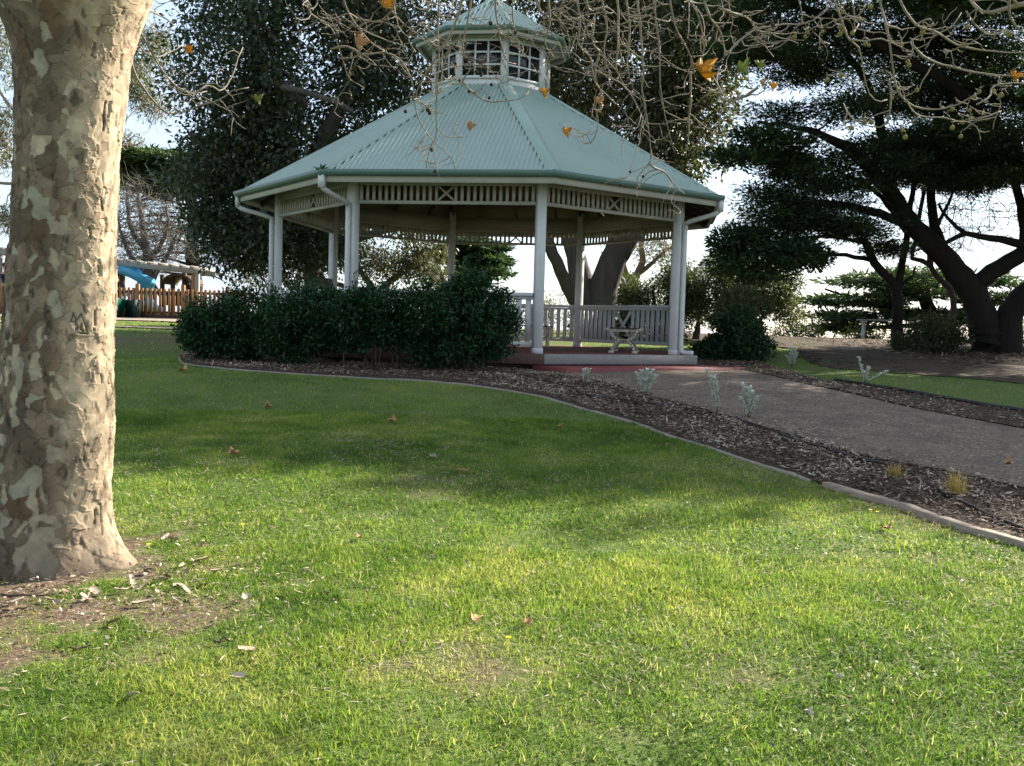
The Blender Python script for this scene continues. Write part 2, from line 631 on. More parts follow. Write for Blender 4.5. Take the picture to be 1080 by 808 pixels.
def loft(name, a, b, nu, nv, off, mat, k='structure', jag=0):
    a, b = catmull(a, nu), catmull(b, nu)
    v = np.linspace(0, 1, nv)[None, :, None]
    G = a[:, None] * (1 - v) + b[:, None] * v
    G = G.reshape(-1, 3)
    if jag:
        n = fbm(G[:, :2], 6, 31, 2) - .5
        n2 = fbm(G[:, :2], 6, 37, 2) - .5
        G[:, 0] += n * jag
        G[:, 1] += n2 * jag
    G[:, 2] = gz(G[:, 0], G[:, 1]) + off
    i = (np.arange(nu - 1)[:, None] * nv + np.arange(nv - 1)[None]).ravel()
    A = Acc()
    A.add(G, np.c_[i, i + nv, i + nv + 1, i + 1])
    o = A.build(name, mat, smooth=True)
    # keep faces looking up
    if o.data.polygons[0].normal.z < 0:
        o.data.flip_normals()
    return kind(o, k)


t = NT('mulch_base')
n = t.noise(45, 5, .7, t.coord())
n2 = t.noise(3, 3, .5, t.coord())
c = t.ramp(n, [(.3, (.03, .02, .015)), (.5, (.075, .054, .041)), (.7, (.17, .13, .10))])
c = t.mix(t.math('MULTIPLY', n2, .4), c, (.035, .022, .016))
t.bump(n, .9, .03)
MULCH = t.done(c, .95, .1)
loft('mulch_bed', EDGE, BACK, 190, 14, .02, MULCH)

PN = [(560, 396), (610, 399.5), (649, 407.6), (690, 420), (722, 428.5), (761, 439), (800, 451), (862, 469), (917, 485), (963, 493), (1018, 504), (1080, 518), (1190, 545)]
PF = [(640, 382), (690, 384), (730, 386), (755, 388), (775, 390.5), (800, 395), (828, 402), (854, 408), (895, 417), (950, 430), (1000, 440), (1080, 455), (1190, 474)]
t = NT('gravel_asphalt')
co_ = t.coord()
vo = t.node('ShaderNodeTexVoronoi')
vo.inputs['Scale'].default_value = 70
t.link(co_, vo.inputs['Vector'])
n = t.noise(.9, 4, .6, co_)
n2 = t.noise(120, 3, .7, co_)
sep = t.node('ShaderNodeSeparateColor')
t.link(vo.outputs['Color'], sep.inputs[0])
c = t.ramp(sep.outputs[0], [(0, (.068, .05, .036)), (.45, (.145, .108, .078)), (.75, (.215, .163, .12)), (.93, (.39, .31, .235))])
c = t.mix(t.ramp(n, [(.4, (0, 0, 0)), (.7, (.6, .6, .6))]), c, (.2, .15, .108))
c = t.mix(t.math('MULTIPLY', n2, .3), c, (.09, .073, .058))
n4 = t.noise(2.6, 5, .65, co_, .8)
c = t.mix(t.ramp(n4, [(.42, (0, 0, 0)), (.62, (.55, .55, .55))]), c, (.085, .066, .052))
t.bump(vo.outputs['Distance'], .6, .008)
PNW = np.vstack([[ground(*p) for p in PN], [[7.0, 5.5, 0], [10.3, 3.6, 0]]])
PFW = np.vstack([[ground(*p) for p in PF], [[10.2, 8.0, 0], [14.0, 6.2, 0]]])
loft('path', PNW, PFW, 130, 30, .028, t.done(c, .9, .2), jag=.0)

RN = [(722, 385.5), (752, 387.5), (775, 390), (800, 394.5), (828, 401.5), (854, 407.5), (895, 416), (950, 429.5), (1000, 439.5), (1080, 454.5), (1190, 473.5)]
RF = [(738, 378), (765, 378), (785, 379.5), (805, 385), (830, 393), (855, 401), (895, 407), (940, 413.5), (990, 421), (1080, 436), (1190, 455)]
RNW = np.vstack([[ground(*p) for p in RN], [[10.2, 8.0, 0], [14.0, 6.2, 0]]])
RFW = np.vstack([[ground(*p) for p in RF], [[11.0, 9.0, 0], [14.6, 7.2, 0]]])
loft('mulch_strip', RNW, RFW, 90, 10, .034, MULCH)

t = NT('needle_duff')
n = t.noise(22, 5, .7, t.coord('Object', (1, 1.6, 1)))
n2 = t.noise(.8, 4, .6, t.coord())
c = t.ramp(n, [(.3, (.035, .024, .017)), (.55, (.075, .053, .038)), (.75, (.15, .11, .08))])
c = t.mix(t.ramp(n2, [(.5, (0, 0, 0)), (.72, (.5, .5, .5))]), c, (.05, .06, .02))
t.bump(n, .8, .04)
DUFF = t.done(c, .95, .1)
DN = np.array([ground(*p) for p in [(845, 369.5), (850, 380), (882, 389), (930, 392.5), (977, 396), (1030, 400), (1080, 405), (1200, 416)]])
DF = np.array([[9.5, 36, 0], [9.8, 37, 0], [11, 38, 0], [14, 38, 0], [17, 38, 0], [20, 37, 0], [24, 34, 0], [30, 28, 0.]])
loft('needle_litter', DN, DF, 160, 140, .012, DUFF, jag=.5)
DN2 = np.array([ground(*p) for p in [(640, 357), (700, 359), (760, 361.5), (800, 365), (846, 369)]])
DF2 = np.array([[3.2, 40, 0], [5, 40, 0], [7.2, 40, 0], [8.5, 39, 0], [9.6, 37, 0.]])
loft('bare_crest', DN2, DF2, 24, 16, .03, DUFF, jag=.4)
# pale sand in front of the playground fence and a worn track in the grass
t = NT('pale_sand')
n = t.noise(9, 5, .7, t.coord())
SAND = t.done(t.ramp(n, [(.3, (.2, .16, .12)), (.7, (.38, .32, .25))]), .95, .1)
loft('sandy_edge', np.array([[-20, 30.6, 0], [-15.5, 30.4, 0], [-12, 30.3, 0], [-9, 30, 0.]]), np.array([[-20, 33.5, 0], [-15.5, 33.5, 0], [-12, 33.5, 0], [-9, 33.4, 0.]]), 30, 8, .03, SAND, jag=.5)
loft('worn_track', np.array([[-20, 26.3, 0], [-15, 26.0, 0], [-11, 25.2, 0], [-7.5, 24.6, 0.]]), np.array([[-20, 27.2, 0], [-15, 26.8, 0], [-11, 25.9, 0], [-7.5, 25.2, 0.]]), 30, 6, .03, SAND, jag=.3)

# ================================================================== EDGING, HOSES
def ribbon(name, C, w_, h, mat, off=0):
    """a low kerb swept along C"""
    A = Acc()
    T = np.gradient(C, axis=0)
    N = np.c_[-T[:, 1], T[:, 0]]
    N /= np.linalg.norm(N, axis=1)[:, None]
    n = len(C)
    prof = [(-w_ / 2, -.06), (-w_ / 2, h * .8), (-w_ / 2 + .015, h), (w_ / 2 - .015, h), (w_ / 2, h * .8), (w_ / 2, -.06)]
    V = []
    z = gz(C[:, 0], C[:, 1])
    for q_, (a, b) in enumerate(prof):
        wv = 1 + .35 * (fbm(C[:, :2], 9, 50 + q_, 2) - .5)
        V.append(np.c_[C[:, :2] + N * (a * wv)[:, None], z + b + off + (.014 * (fbm(C[:, :2], 6, 60 + q_ // 2, 3) - .5) if b > 0 else 0)])
    V = np.stack(V, 1).reshape(-1, 3)
    k = len(prof)
    i = (np.arange(n - 1)[:, None] * k + np.arange(k - 1)[None]).ravel()
    A.add(V, np.c_[i, i + k, i + k + 1, i + 1])
    a, b = np.arange(k), np.arange(k) + (n - 1) * k
    A.add(V[a], None, [[0, j, j + 1] for j in range(1, k - 1)])
    A.add(V[b], None, [[0, j + 1, j] for j in range(1, k - 1)])
    o = A.build(name, mat)
    return o


CE = catmull(EDGE, 260)
CE[:, :2] += .02 * (np.c_[fbm(CE[:, :2], 3, 1, 2), fbm(CE[:, :2], 3, 2, 2)] - .5)
cut = int(np.argmin(np.hypot(CE[:, 0] - ground(868, 512)[0], CE[:, 1] - ground(868, 512)[1])))
tag(ribbon('garden_edging', CE[:cut], .07, .016, M['edge']), 'pale concrete edging curving between the lawn and the mulch bed in front of the shrubs', 'edging')
M['edge2'] = wood_mat('weathered_timber_edging', (.20, .155, .115), (.36, .29, .22), (2.5, 2.5, 10), .85, 4)
e2 = ribbon('timber_edging', CE[cut + 1:], .085, .04, M['edge2'])
tag(e2, 'weathered timber edging board standing proud of the bare lawn edge beside the path', 'edging')


def hose(px, name, label, r=.012, lift=.035, wob=.02):
    P = np.array([ground(*p) for p in px])
    P = catmull(P, 90)
    P[:, :2] += wob * 2 * (np.c_[fbm(P[:, :2], 2.3, 8, 2), fbm(P[:, :2], 2.3, 12, 2)] - .5)
    P[:, 2] = gz(P[:, 0], P[:, 1]) + lift + .02 * fbm(P[:, :2], 3, 21, 2)
    A = Acc()
    A.tube(P, r, 8)
    tag(A.build(name, M['hose'], smooth=True), label, 'hose')


hose([(540, 396), (580, 406), (604, 413), (618, 420), (660, 426), (712, 433), (760, 441), (800, 454), (850, 472), (905, 489), (935, 495), (955, 503), (990, 522), (1030, 543), (1080, 565), (1150, 598)], 'irrigation_hose', 'long dark irrigation hose lying on the mulch bed along the near path edge')
hose([(880, 404), (925, 411), (960, 417), (1000, 424), (1040, 431), (1080, 437), (1150, 449)], 'irrigation_hose', 'dark edging pipe between the shaded grass strip and the far mulch strip', .022, .04)

# ================================================================== MULCH CHIPS, GRASS
def chips(P, L, W, tint, A, lift):
    n = len(P)
    th = rng.uniform(0, 2 * PI, n)
    pit = rng.normal(0, .28, n)
    d = np.c_[np.cos(th) * np.cos(pit), np.sin(th) * np.cos(pit), np.sin(pit)]
    s = np.c_[-np.sin(th), np.cos(th), rng.normal(0, .35, n)]
    c = np.c_[P, gz(P[:, 0], P[:, 1]) + lift]
    V = np.stack([c - d * L[:, None] / 2 - s * W[:, None] * .3, c - s * W[:, None] * .5 + d * L[:, None] * .1, c + d * L[:, None] / 2, c + s * W[:, None] * .5 - d * L[:, None] * .1], 1)
    A.add(V, np.arange(4 * n).reshape(-1, 4), None, tint)


def loft_pts(a, b, n, lo=0, hi=1):
    a, b = catmull(a, 300), catmull(b, 300)
    seg = np.linalg.norm(a - b, axis=1) * np.r_[0, np.linalg.norm(np.diff(a, axis=0), axis=1)]
    k = rng.choice(300, n, p=seg / seg.sum())
    v = rng.uniform(lo, hi, n)[:, None]
    return (a[k] * (1 - v) + b[k] * v)[:, :2] + rng.normal(0, .02, (n, 2))


A = Acc()
for pts, n in ((loft_pts(EDGE, BACK, 52000, .03, 1.02), 52000), (loft_pts(RNW, RFW, 14000, -.08, 1.0), 14000)):
    tn = np.clip(rng.beta(1.4, 2.0, n) + (fbm(pts, 2.2, 44, 2) - .5) * .7, 0, 1)
    big = rng.random(n) < .06
    L = np.where(big, rng.uniform(.06, .15, n), rng.uniform(.018, .055, n))
    W = np.where(big, rng.uniform(.008, .018, n), rng.uniform(.006, .016, n))
    chips(pts, L, W, tn, A, .024 + rng.uniform(0, .035, n))
# scatter of litter on the path and the bare soil
pp = loft_pts(PNW, PFW, 3200)
v = np.abs(rng.normal(0, .12, 1500))
pe = loft_pts(PNW, PFW, 3000, 0, .16)
pp = np.vstack([pp[:1000], pe])
chips(pp, rng.uniform(.01, .045, len(pp)), rng.uniform(.005, .012, len(pp)), rng.beta(2, 1.6, len(pp)), A, .032 + rng.uniform(0, .01, len(pp)))
kind(A.build('mulch', M['chip']), 'stuff')

# crumbs of bark and dead leaf round the foot of the plane tree
A = Acc()
n = 1500
pts = TB[:2] + [0, .1] + rng.normal(0, 1, (n, 2)) * [.62, .55] + [.15, -.1]
chips(pts, rng.uniform(.008, .04, n), rng.uniform(.005, .016, n), rng.beta(2, 2, n), A, .012 + rng.uniform(0, .014, n))
n = 420
pts = np.c_[rng.uniform(-5, 5, n), rng.uniform(2.8, 11, n)]
pts = pts[pip([tuple(p) for p in catmull(EDGE, 60)[:, :2]] + [(9, 2), (-9, 2), (-9, 16)], pts)]
n = len(pts)
chips(pts, rng.uniform(.008, .045, n), rng.uniform(.003, .01, n), rng.beta(2, 2.4, n), A, .02 + rng.uniform(0, .02, n))
kind(A.build('bark_debris', M['chip']), 'stuff')

# litter of twigs and needles under the cypress trees
A = Acc()
n = 9000
pts = np.c_[rng.uniform(6, 24, n), rng.uniform(20, 33, n)]
pts = pts[pts[:, 0] > 9.2 + (pts[:, 1] - 28) * .05]
dn = catmull(DN, 60)
pts = pts[pts[:, 1] > np.interp(pts[:, 0], dn[:, 0], dn[:, 1]) + .2]
n = len(pts)
chips(pts, rng.uniform(.06, .22, n), rng.uniform(.01, .03, n), rng.beta(2, 2.4, n), A, .035 + rng.uniform(0, .02, n))
kind(A.build('needle_debris', M['chip']), 'stuff')

ec = catmull(EDGE, 80)[:, :2]
LAWN = [tuple(p) for p in ec] + [(9.5, .8), (-5, .8), (-9, 4), (-22, 24), (-22, 34), (-4, 34), (-4, 18.2), (-5.4, 17)]
RS = np.vstack([catmull(RFW, 60)[:, :2], [[20, 5], [22, 16]], catmull(DN, 60)[::-1, :2] + [0, .55]])
RSTRIP = [tuple(p) for p in RS]
BEHIND = [(2.0, 22), (4.2, 18.5), (5.0, 19.5), (6.3, 22.3), (8.3, 25.5), (9.2, 29.5), (6, 32), (0, 32)]


def blades(P, L, W, tint, A, two, lean=.7):
    n = len(P)
    th = rng.uniform(0, 2 * PI, n)
    ph = rng.uniform(0, 2 * PI, n)
    ln = np.abs(rng.normal(lean, .35, n))
    base = np.c_[P, gz(P[:, 0], P[:, 1]) - .004]
    side = np.c_[np.cos(th), np.sin(th), np.zeros(n)] * (W / 2)[:, None]
    dirn = np.c_[np.cos(ph) * np.sin(ln), np.sin(ph) * np.sin(ln), np.cos(ln)]
    l2 = np.clip(ln * 1.7, 0, 2.0)
    dir2 = np.c_[np.cos(ph) * np.sin(l2), np.sin(ph) * np.sin(l2), np.cos(l2)]
    if two:
        mid = base + dirn * (L * .5)[:, None]
        tip = mid + dir2 * (L * .5)[:, None]
        V = np.stack([base - side, base + side, mid + side * .85, mid - side * .85, tip], 1)
        o = np.arange(n)[:, None] * 5
        A.add(V, o + np.array([[0, 1, 2, 3]]), o + np.array([[3, 2, 4]]), tint)
    else:
        tip = base + (dirn * .6 + dir2 * .4) * L[:, None]
        V = np.stack([base - side, base + side, tip], 1)
        A.add(V, None, (np.arange(n)[:, None] * 3 + np.array([[0, 1, 2]])), tint)


def sow(n, y0, y1, poly, L, W, two, marg=.6, xlim=None, keep=1.0, lean=.85):
    y = np.sqrt(rng.uniform(y0 ** 2, y1 ** 2, n))
    half = y * .56 + marg
    x = rng.uniform(-1, 1, n) * half
    P = np.c_[x, y]
    P = P[pip(poly, P)]
    P = P[np.hypot(P[:, 0] - TB[0], P[:, 1] - TB[1] - .3) > .34]
    b = bareness(P)
    dens = fbm(P, 7, 61, 2)
    P = P[rng.random(len(P)) < np.clip(1.12 - b * 1.15, .03, 1) * np.clip(.45 + dens * .9, 0, 1) * keep]
    b = bareness(P)
    m = len(P)
    tn = .41 + .8 * (fbm(P, .9, 71, 3) - .5) + .5 * (fbm(P, 6, 73, 2) - .5) + .45 * (fbm(P, 2.2, 75, 2) - .5) + rng.normal(0, .14, m) + b * .28
    st = rng.random(m) < (.035 + .22 * b)
    tn = np.where(st, rng.uniform(.88, 1, m), np.clip(tn, 0, .9))
    clump = .55 + .95 * fbm(P, 5, 81, 2)
    l = rng.uniform(*L, m) * .82 * clump * np.clip(1.1 - .5 * b, .4, 1.1)
    A = Acc()
    blades(P, l, rng.uniform(*W, m), np.clip(tn, 0, 1), A, two, lean)
    return A


def grass(name, A):
    kind(A.build(name, M['grass']), 'stuff')


# clover and flat weeds between the blades, and dry thatch lying in the turf
def rosettes(n, y0, y1, thr, r0, r1):
    y = np.sqrt(rng.uniform(y0 ** 2, y1 ** 2, n))
    P = np.c_[rng.uniform(-1, 1, n) * (y * .56 + .5), y]
    P = P[pip(LAWN, P)]
    P = P[fbm(P, 1.3, 91, 2) + .5 * (fbm(P, 6, 92, 2) - .5) > thr]
    P = P[bareness(P) < .5]
    m = len(P)
    c = np.c_[P, gz(P[:, 0], P[:, 1]) + rng.uniform(.006, .028, m)]
    r = rng.uniform(r0, r1, m)
    nrm = np.c_[rng.normal(0, .35, (m, 2)), np.ones(m)]
    a_ = rng.uniform(0, 2 * PI, m)
    u = np.c_[np.cos(a_), np.sin(a_), -(np.cos(a_) * nrm[:, 0] + np.sin(a_) * nrm[:, 1])]
    v_ = np.cross(nrm, u)
    V = np.stack([c + r[:, None] * (u * math.cos(k * PI / 3) + v_ * math.sin(k * PI / 3)) for k in range(6)], 1)
    o = np.arange(m)[:, None] * 6
    A = Acc()
    A.add(V, np.vstack([o + np.array([[0, 1, 2, 3]]), o + np.array([[0, 3, 4, 5]])]), None, np.tile(np.clip(rng.normal(.25, .12, m), 0, .8), 2))
    return A


kind(rosettes(26000, 2.4, 7, .60, .0035, .0075).build('clover', M['grass']), 'stuff')
A = Acc()
y = np.sqrt(rng.uniform(2.4 ** 2, 8.5 ** 2, 30000))
pts = np.c_[rng.uniform(-1, 1, len(y)) * (y * .56 + .5), y]
pts = pts[pip(LAWN, pts)]
pts = pts[rng.random(len(pts)) < np.clip(fbm(pts, 1.6, 95, 2) * 2.4 - .85, 0, 1)]
n = len(pts)
chips(pts, rng.uniform(.02, .06, n), rng.uniform(.002, .0045, n), rng.uniform(.55, .85, n), A, rng.uniform(.006, .022, n))
kind(A.build('thatch', M['chip']), 'stuff')
grass('grass', sow(540000, 2.4, 5.2, LAWN, (.022, .060), (.0026, .0046), True, 1.5))
grass('grass', sow(510000, 5.2, 9.6, LAWN, (.022, .055), (.0036, .0062), True, 1.5))
grass('grass', sow(360000, 8.0, 15, LAWN, (.026, .052), (.005, .009), False, 1.5))
grass('grass', sow(110000, 14.5, 30, LAWN, (.035, .07), (.012, .022), False))
grass('grass', sow(90000, 10, 26, RSTRIP, (.03, .06), (.008, .016), False, 2))
grass('grass', sow(40000, 18, 32, BEHIND, (.035, .07), (.014, .024), False, 1))
# ================================================================== GAZEBO  (local frame: z = 0 on the deck, octagon about the root)
GC = np.array([-.5593, 18.7756, EYE - .4049])
PH = -1.3309
S45 = PI / 4
R_P, R_E, R_D = 3.91, 4.61, 4.25
H_P = R_P * math.sin(PI / 8)
A_P, A_E, A_D = [r * math.cos(PI / 8) for r in (R_P, R_E, R_D)]
H_E = R_E * math.sin(PI / 8)
gz0 = gz1(GC[0], GC[1]) - GC[2]
gaz = empty('gazebo', GC)
tag(gaz, 'octagonal white timber gazebo with a pale green corrugated roof and a small roof lantern', 'gazebo')


def faces(build_fn, name, mat, ks=range(8), bevel=0, smooth=False, first=None):
    """one mesh, one child per side of the octagon"""
    proto, out = None, {}
    for k in ks:
        if proto is None:
            A = Acc()
            build_fn(A)
            proto = A.build(name, mat, gaz, bevel=bevel, smooth=smooth)
            o = proto
        else:
            o = proto.copy()
            COL.objects.link(o)
        o.rotation_euler = (0, 0, PH + S45 * k + PI / 8)
        out[k] = o
    return out


ZE = 2.70                                     # eave, top edge
ZR, RC = 4.77, 1.1234                         # where the roof meets the lantern
AC = RC * math.cos(PI / 8)


def corr_panel(A, a0, z0, a1, z1, wave=.076, amp=.016):
    """corrugated sheet on one side: apothem a0 at z0 up to a1 at z1"""
    h0, h1 = a0 * math.tan(PI / 8), a1 * math.tan(PI / 8)
    n = int(2 * h0 / wave * 8) + 1
    y = np.linspace(-h0 + .004, h0 - .004, n)
    s1 = np.where(np.abs(y) <= h1, 1.0, (h0 - np.abs(y)) / (h0 - h1))
    L = math.hypot(a0 - a1, z1 - z0)
    nx_, nz_ = (z1 - z0) / L, (a0 - a1) / L
    d = amp * np.sin(2 * PI * y / wave)
    rows = []
    for t_ in np.linspace(0, 1, 4):
        s = s1 * t_
        rows.append(np.c_[a0 + (a1 - a0) * s + nx_ * d, y, z0 + (z1 - z0) * s + nz_ * d])
    V = np.vstack(rows)
    i = (np.arange(3)[:, None] * n + np.arange(n - 1)[None]).ravel()
    A.add(V, np.c_[i, i + 1, i + n + 1, i + n])


faces(lambda A: corr_panel(A, A_E, ZE, AC, ZR), 'roof_panel', M['roof'], smooth=True)


def hip(A, r0, z0, r1, z1, w_=.12, lift=.022):
    """folded flashing over the hip; frame: hip lies along angle -22.5 deg of the face frame"""
    ca, sa = math.cos(-PI / 8), math.sin(-PI / 8)
    d = np.array([(r1 - r0) * ca, (r1 - r0) * sa, z1 - z0])
    tng = np.array([-sa, ca, 0])
    tz = math.tan(math.atan2(z1 - z0, (r0 - r1) * math.cos(PI / 8))) * math.sin(PI / 8) * w_
    V = []
    for t_ in (0, 1):
        c = np.array([r0 * ca, r0 * sa, z0 + lift]) + d * t_
        f = 1.0
        out = np.array([ca, sa, 0]) * 0
        for s_, dz in ((-1.0, -tz * .93), (-.12, .006), (.12, .006), (1.0, -tz * .93)):
            V.append(c + tng * s_ * w_ * f + np.array([0, 0, dz]) + out)
    for t_ in (0, 1):
        for j in range(4):
            V.append(V[t_ * 4 + j] - np.array([0, 0, .006]))
    Q = [[0, 4, 5, 1], [1, 5, 6, 2], [2, 6, 7, 3], [8, 9, 13, 12], [9, 10, 14, 13], [10, 11, 15, 14], [0, 1, 9, 8], [1, 2, 10, 9], [2, 3, 11, 10], [0, 8, 12, 4], [3, 7, 15, 11]]
    A.add(V, Q)


faces(lambda A: hip(A, R_E - .02, ZE, RC, ZR), 'ridge_cap', M['rooftrim'])


def gutter(A, a, z, w_=.10, h=.085):
    """quad gutter along the eave, mitred"""
    tn = math.tan(PI / 8)
    prof = [(0, 0), (0, -h), (w_ * .75, -h), (w_, -h * .45), (w_, .004), (w_ - .014, .008), (w_ - .014, -.01), (w_ - .02, -h * .5), (w_ * .7, -h + .01), (.01, -h + .01), (.01, 0)]
    n = len(prof)
    V = [[a + x, s_ * (a + x) * tn, z + y] for s_ in (-1, 1) for x, y in prof]
    b = np.arange(n)
    bn = (b + 1) % n
    A.add(V, np.c_[b, b + n, bn + n, bn])


faces(lambda A: gutter(A, A_E, ZE - .005), 'gutter', M['gutter'])


def fascia(A):
    tn = math.tan(PI / 8)
    for a0, a1, z0, z1 in ((A_E - .035, A_E - .004, 2.52, ZE - .03),):
        V = [[a, s_ * a * tn, z] for s_ in (-1, 1) for a, z in ((a0, z0), (a1, z0), (a1, z1), (a0, z1))]
        b = np.arange(4)
        bn = (b + 1) % 4
        A.add(V, np.c_[b, b + 4, bn + 4, bn])


faces(fascia, 'fascia', M['cream'])


def lining(A):
    sl = (ZR - ZE) / (A_E - AC)
    tn = math.tan(PI / 8)
    V = [[a, s_ * a * tn, ZE + (A_E - a) * sl - dz] for dz in (.022, .034) for a in (A_E - .06, AC + .02) for s_ in (-1, 1)]
    A.add(V, [[0, 1, 3, 2], [4, 6, 7, 5], [0, 4, 5, 1], [2, 3, 7, 6], [0, 2, 6, 4], [1, 5, 7, 3]])


faces(lining, 'roof_lining', M['rafter'])


def soffit(A):
    """the timber lining under the eave and the sheeting battens"""
    sl = (ZR - ZE) / (A_E - AC)
    for a in np.linspace(A_E - .25, AC + .25, 6):
        h = a * math.tan(PI / 8)
        z = ZE + (A_E - a) * sl - .05
        A.box(a - .04, a + .03, -h + .05, h - .05, z - .03, z)


faces(soffit, 'batten', M['rafter'])


def rafter(A):
    ca, sa = math.cos(-PI / 8), math.sin(-PI / 8)
    sl = (ZR - ZE) / (R_E - RC)
    A.beam((R_E * ca * .985, R_E * sa * .985, ZE - .115), (RC * ca, RC * sa, ZR - .13), .05, .13)
    sf = (ZR - ZE) / (A_E - AC)
    for y in (-.9, 0, .9):
        a1 = max(AC, abs(y) / math.tan(PI / 8) + .1)
        A.beam((A_E - .04, y, ZE - .13), (a1, y, ZE + (A_E - a1) * sf - .13), .045, .1)


faces(rafter, 'rafter', M['rafter'])


def post(A):
    ca, sa = math.cos(-PI / 8), math.sin(-PI / 8)
    Mx = Matrix.Rotation(-PI / 8, 4, 'Z')
    Mx.translation = (R_P * ca, R_P * sa, 0)
    A.box(-.072, .072, -.072, .072, .09, 3.0, Mx)
    A.box(-.078, .078, -.078, .078, .0, .09, Mx, 1)


faces(post, 'post', M['white'], bevel=.008)


def beam_(A):
    A.box(A_P - .03, A_P + .03, -H_P + .075, H_P - .075, 2.60, 2.90)


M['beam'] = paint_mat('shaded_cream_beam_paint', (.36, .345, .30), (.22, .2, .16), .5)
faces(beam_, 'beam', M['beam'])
SLAT = .1


def frieze(A):
    a = A_P
    h = H_P - .078
    A.box(a - .03, a + .03, -h, h, 2.28, 2.33)
    A.box(a - .022, a + .022, -h, h, 2.57, 2.60)
    n = int(h * 2 / SLAT)
    for y in (np.arange(n) + .5) * (2 * h / n) - h:
        if abs(y) > .19:
            A.box(a - .011, a + .011, y - .025, y + .025, 2.33, 2.57)
    for s_ in (-1, 1):
        A.box(a - .018, a + .018, s_ * .155 - .022, s_ * .155 + .022, 2.33, 2.57)
        A.beam((a + s_ * .007, -.133 * s_, 2.335), (a + s_ * .007, .133 * s_, 2.565), .012, .034, up=(0, s_ * -.24, .27))


faces(frieze, 'frieze', M['cream'])


def balus(A):
    a = A_P
    h = H_P - .078
    A.box(a - .03, a + .03, -h, h, .11, .18)
    A.box(a - .025, a + .025, -h, h, .83, .88)
    n = int(h * 2 / .145)
    for y in (np.arange(n) + .5) * (2 * h / n) - h:
        if abs(y) > .33:
            A.box(a - .012, a + .012, y - .043, y + .043, .18, .83)
    for s_ in (-1, 1):
        A.box(a - .015, a + .015, s_ * .30 - .035, s_ * .30 + .035, .18, .83)
        A.beam((a + s_ * .009, -.25 * s_, .2), (a + s_ * .009, .25 * s_, .81), .014, .065, up=(0, -s_ * .6, .5))


RK = [1, 2, 3, 4, 5, 6, 7]
bal = faces(balus, 'balustrade', M['white'], RK)
hr = None
for k in RK:
    if hr is None:
        A = Acc()
        A.box(A_P - .06, A_P + .06, -H_P + .08, H_P - .08, .88, .94)
        hr = A.build('handrail', M['white'], bal[k], bevel=.01)
    else:
        c = hr.copy()
        COL.objects.link(c)
        c.parent = bal[k]


def downpipe(A):
    ca, sa = math.cos(-PI / 8), math.sin(-PI / 8)

    def q(r, z):
        return (r * ca, r * sa, z)
    Mx = Matrix.Rotation(-PI / 8, 4, 'Z')
    Mx.translation = q(R_E + .035, 0)
    A.box(-.035, .035, -.05, .05, 2.43, 2.645, Mx)
    r1 = R_P + .125
    A.tube(catmull([q(R_E + .03, 2.5), q(R_E + .0, 2.43), q(R_E - .1, 2.385), q(r1 + .12, 2.30), q(r1 + .02, 2.25), q(r1, 2.15), q(r1, 1.0), q(r1, .1)], 40), .042, 10)
    A.tube(catmull([q(r1, .14), q(r1 + .015, .07), q(r1 + .08, .045), q(r1 + .22, .045)], 12), .042, 10)
    for z in (1.95, .75):
        A.box(-.012, .012, -.05, .05, z - .015, z + .015, Matrix.Translation(q(r1, 0)) @ Matrix.Rotation(-PI / 8, 4, 'Z'))


faces(downpipe, 'downpipe', M['white'], [6, 7, 1])

# deck, its edge boards and the dark skirting
oct_d = [(R_D * math.cos(PH + S45 * k), R_D * math.sin(PH + S45 * k)) for k in range(8)]
A = Acc()
A.prism(oct_d, -.05, 0)
A.build('deck', M['deck'], gaz)


def edgeboard(A):
    hd = R_D * math.sin(PI / 8)
    A.box(A_D - .002, A_D + .045, -hd - .018, hd + .018, -.155, .004)


eb = faces(edgeboard, 'edge_board', M['brownboard'], range(1, 8), bevel=.006)
A = Acc()
hd = R_D * math.sin(PI / 8)
A.box(A_D - .002, A_D + .05, -hd - .0, hd + .08, -.15, .008)
o = A.build('edge_board', M['greyboard'], gaz, bevel=.008)
o.rotation_euler = (0, 0, PH + PI / 8)
o['label'] = 'weathered grey timber step edge'


def skirt(A):
    a = A_D - .14
    h = a * math.tan(PI / 8)
    A.box(a - .02, a + .02, -h, h, gz0 - .25, -.05)


faces(skirt, 'skirting', M['skirt'])
A = Acc()
A.box(A_D - .1, A_D + .72, -hd - .12, hd + .55, gz0 - .3, -.165)
sl = A.build('step_slab', M['slab'], gaz, bevel=.012)
sl.rotation_euler = (0, 0, PH + PI / 8)

# the lantern on top of the roof
A = Acc()
ZL0, ZL1 = 4.72, 5.66
RCE, ZCE = 1.47, 5.70
oc = lambda r: [(r * math.cos(PH + S45 * k), r * math.sin(PH + S45 * k)) for k in range(8)]
A.prism(oc(RC - .02), ZL0 - .1, ZL0 + .19)
A.prism(oc(RC - .02), ZL1 - .12, ZL1)
cup = A.build('roof_lantern', M['white'], gaz)


def cfaces(fn, name, mat, parent_of=None, bevel=0, smooth=False):
    proto, out = None, []
    for k in range(8):
        par = parent_of[k] if parent_of else cup
        if proto is None:
            A = Acc()
            fn(A)
            proto = A.build(name, mat, par, bevel=bevel, smooth=smooth)
            o = proto
        else:
            o = proto.copy()
            COL.objects.link(o)
            o.parent = par
        o.rotation_euler = (0, 0, PH + S45 * k + PI / 8)
        out.append(o)
    return out


hc = RC * math.sin(PI / 8)


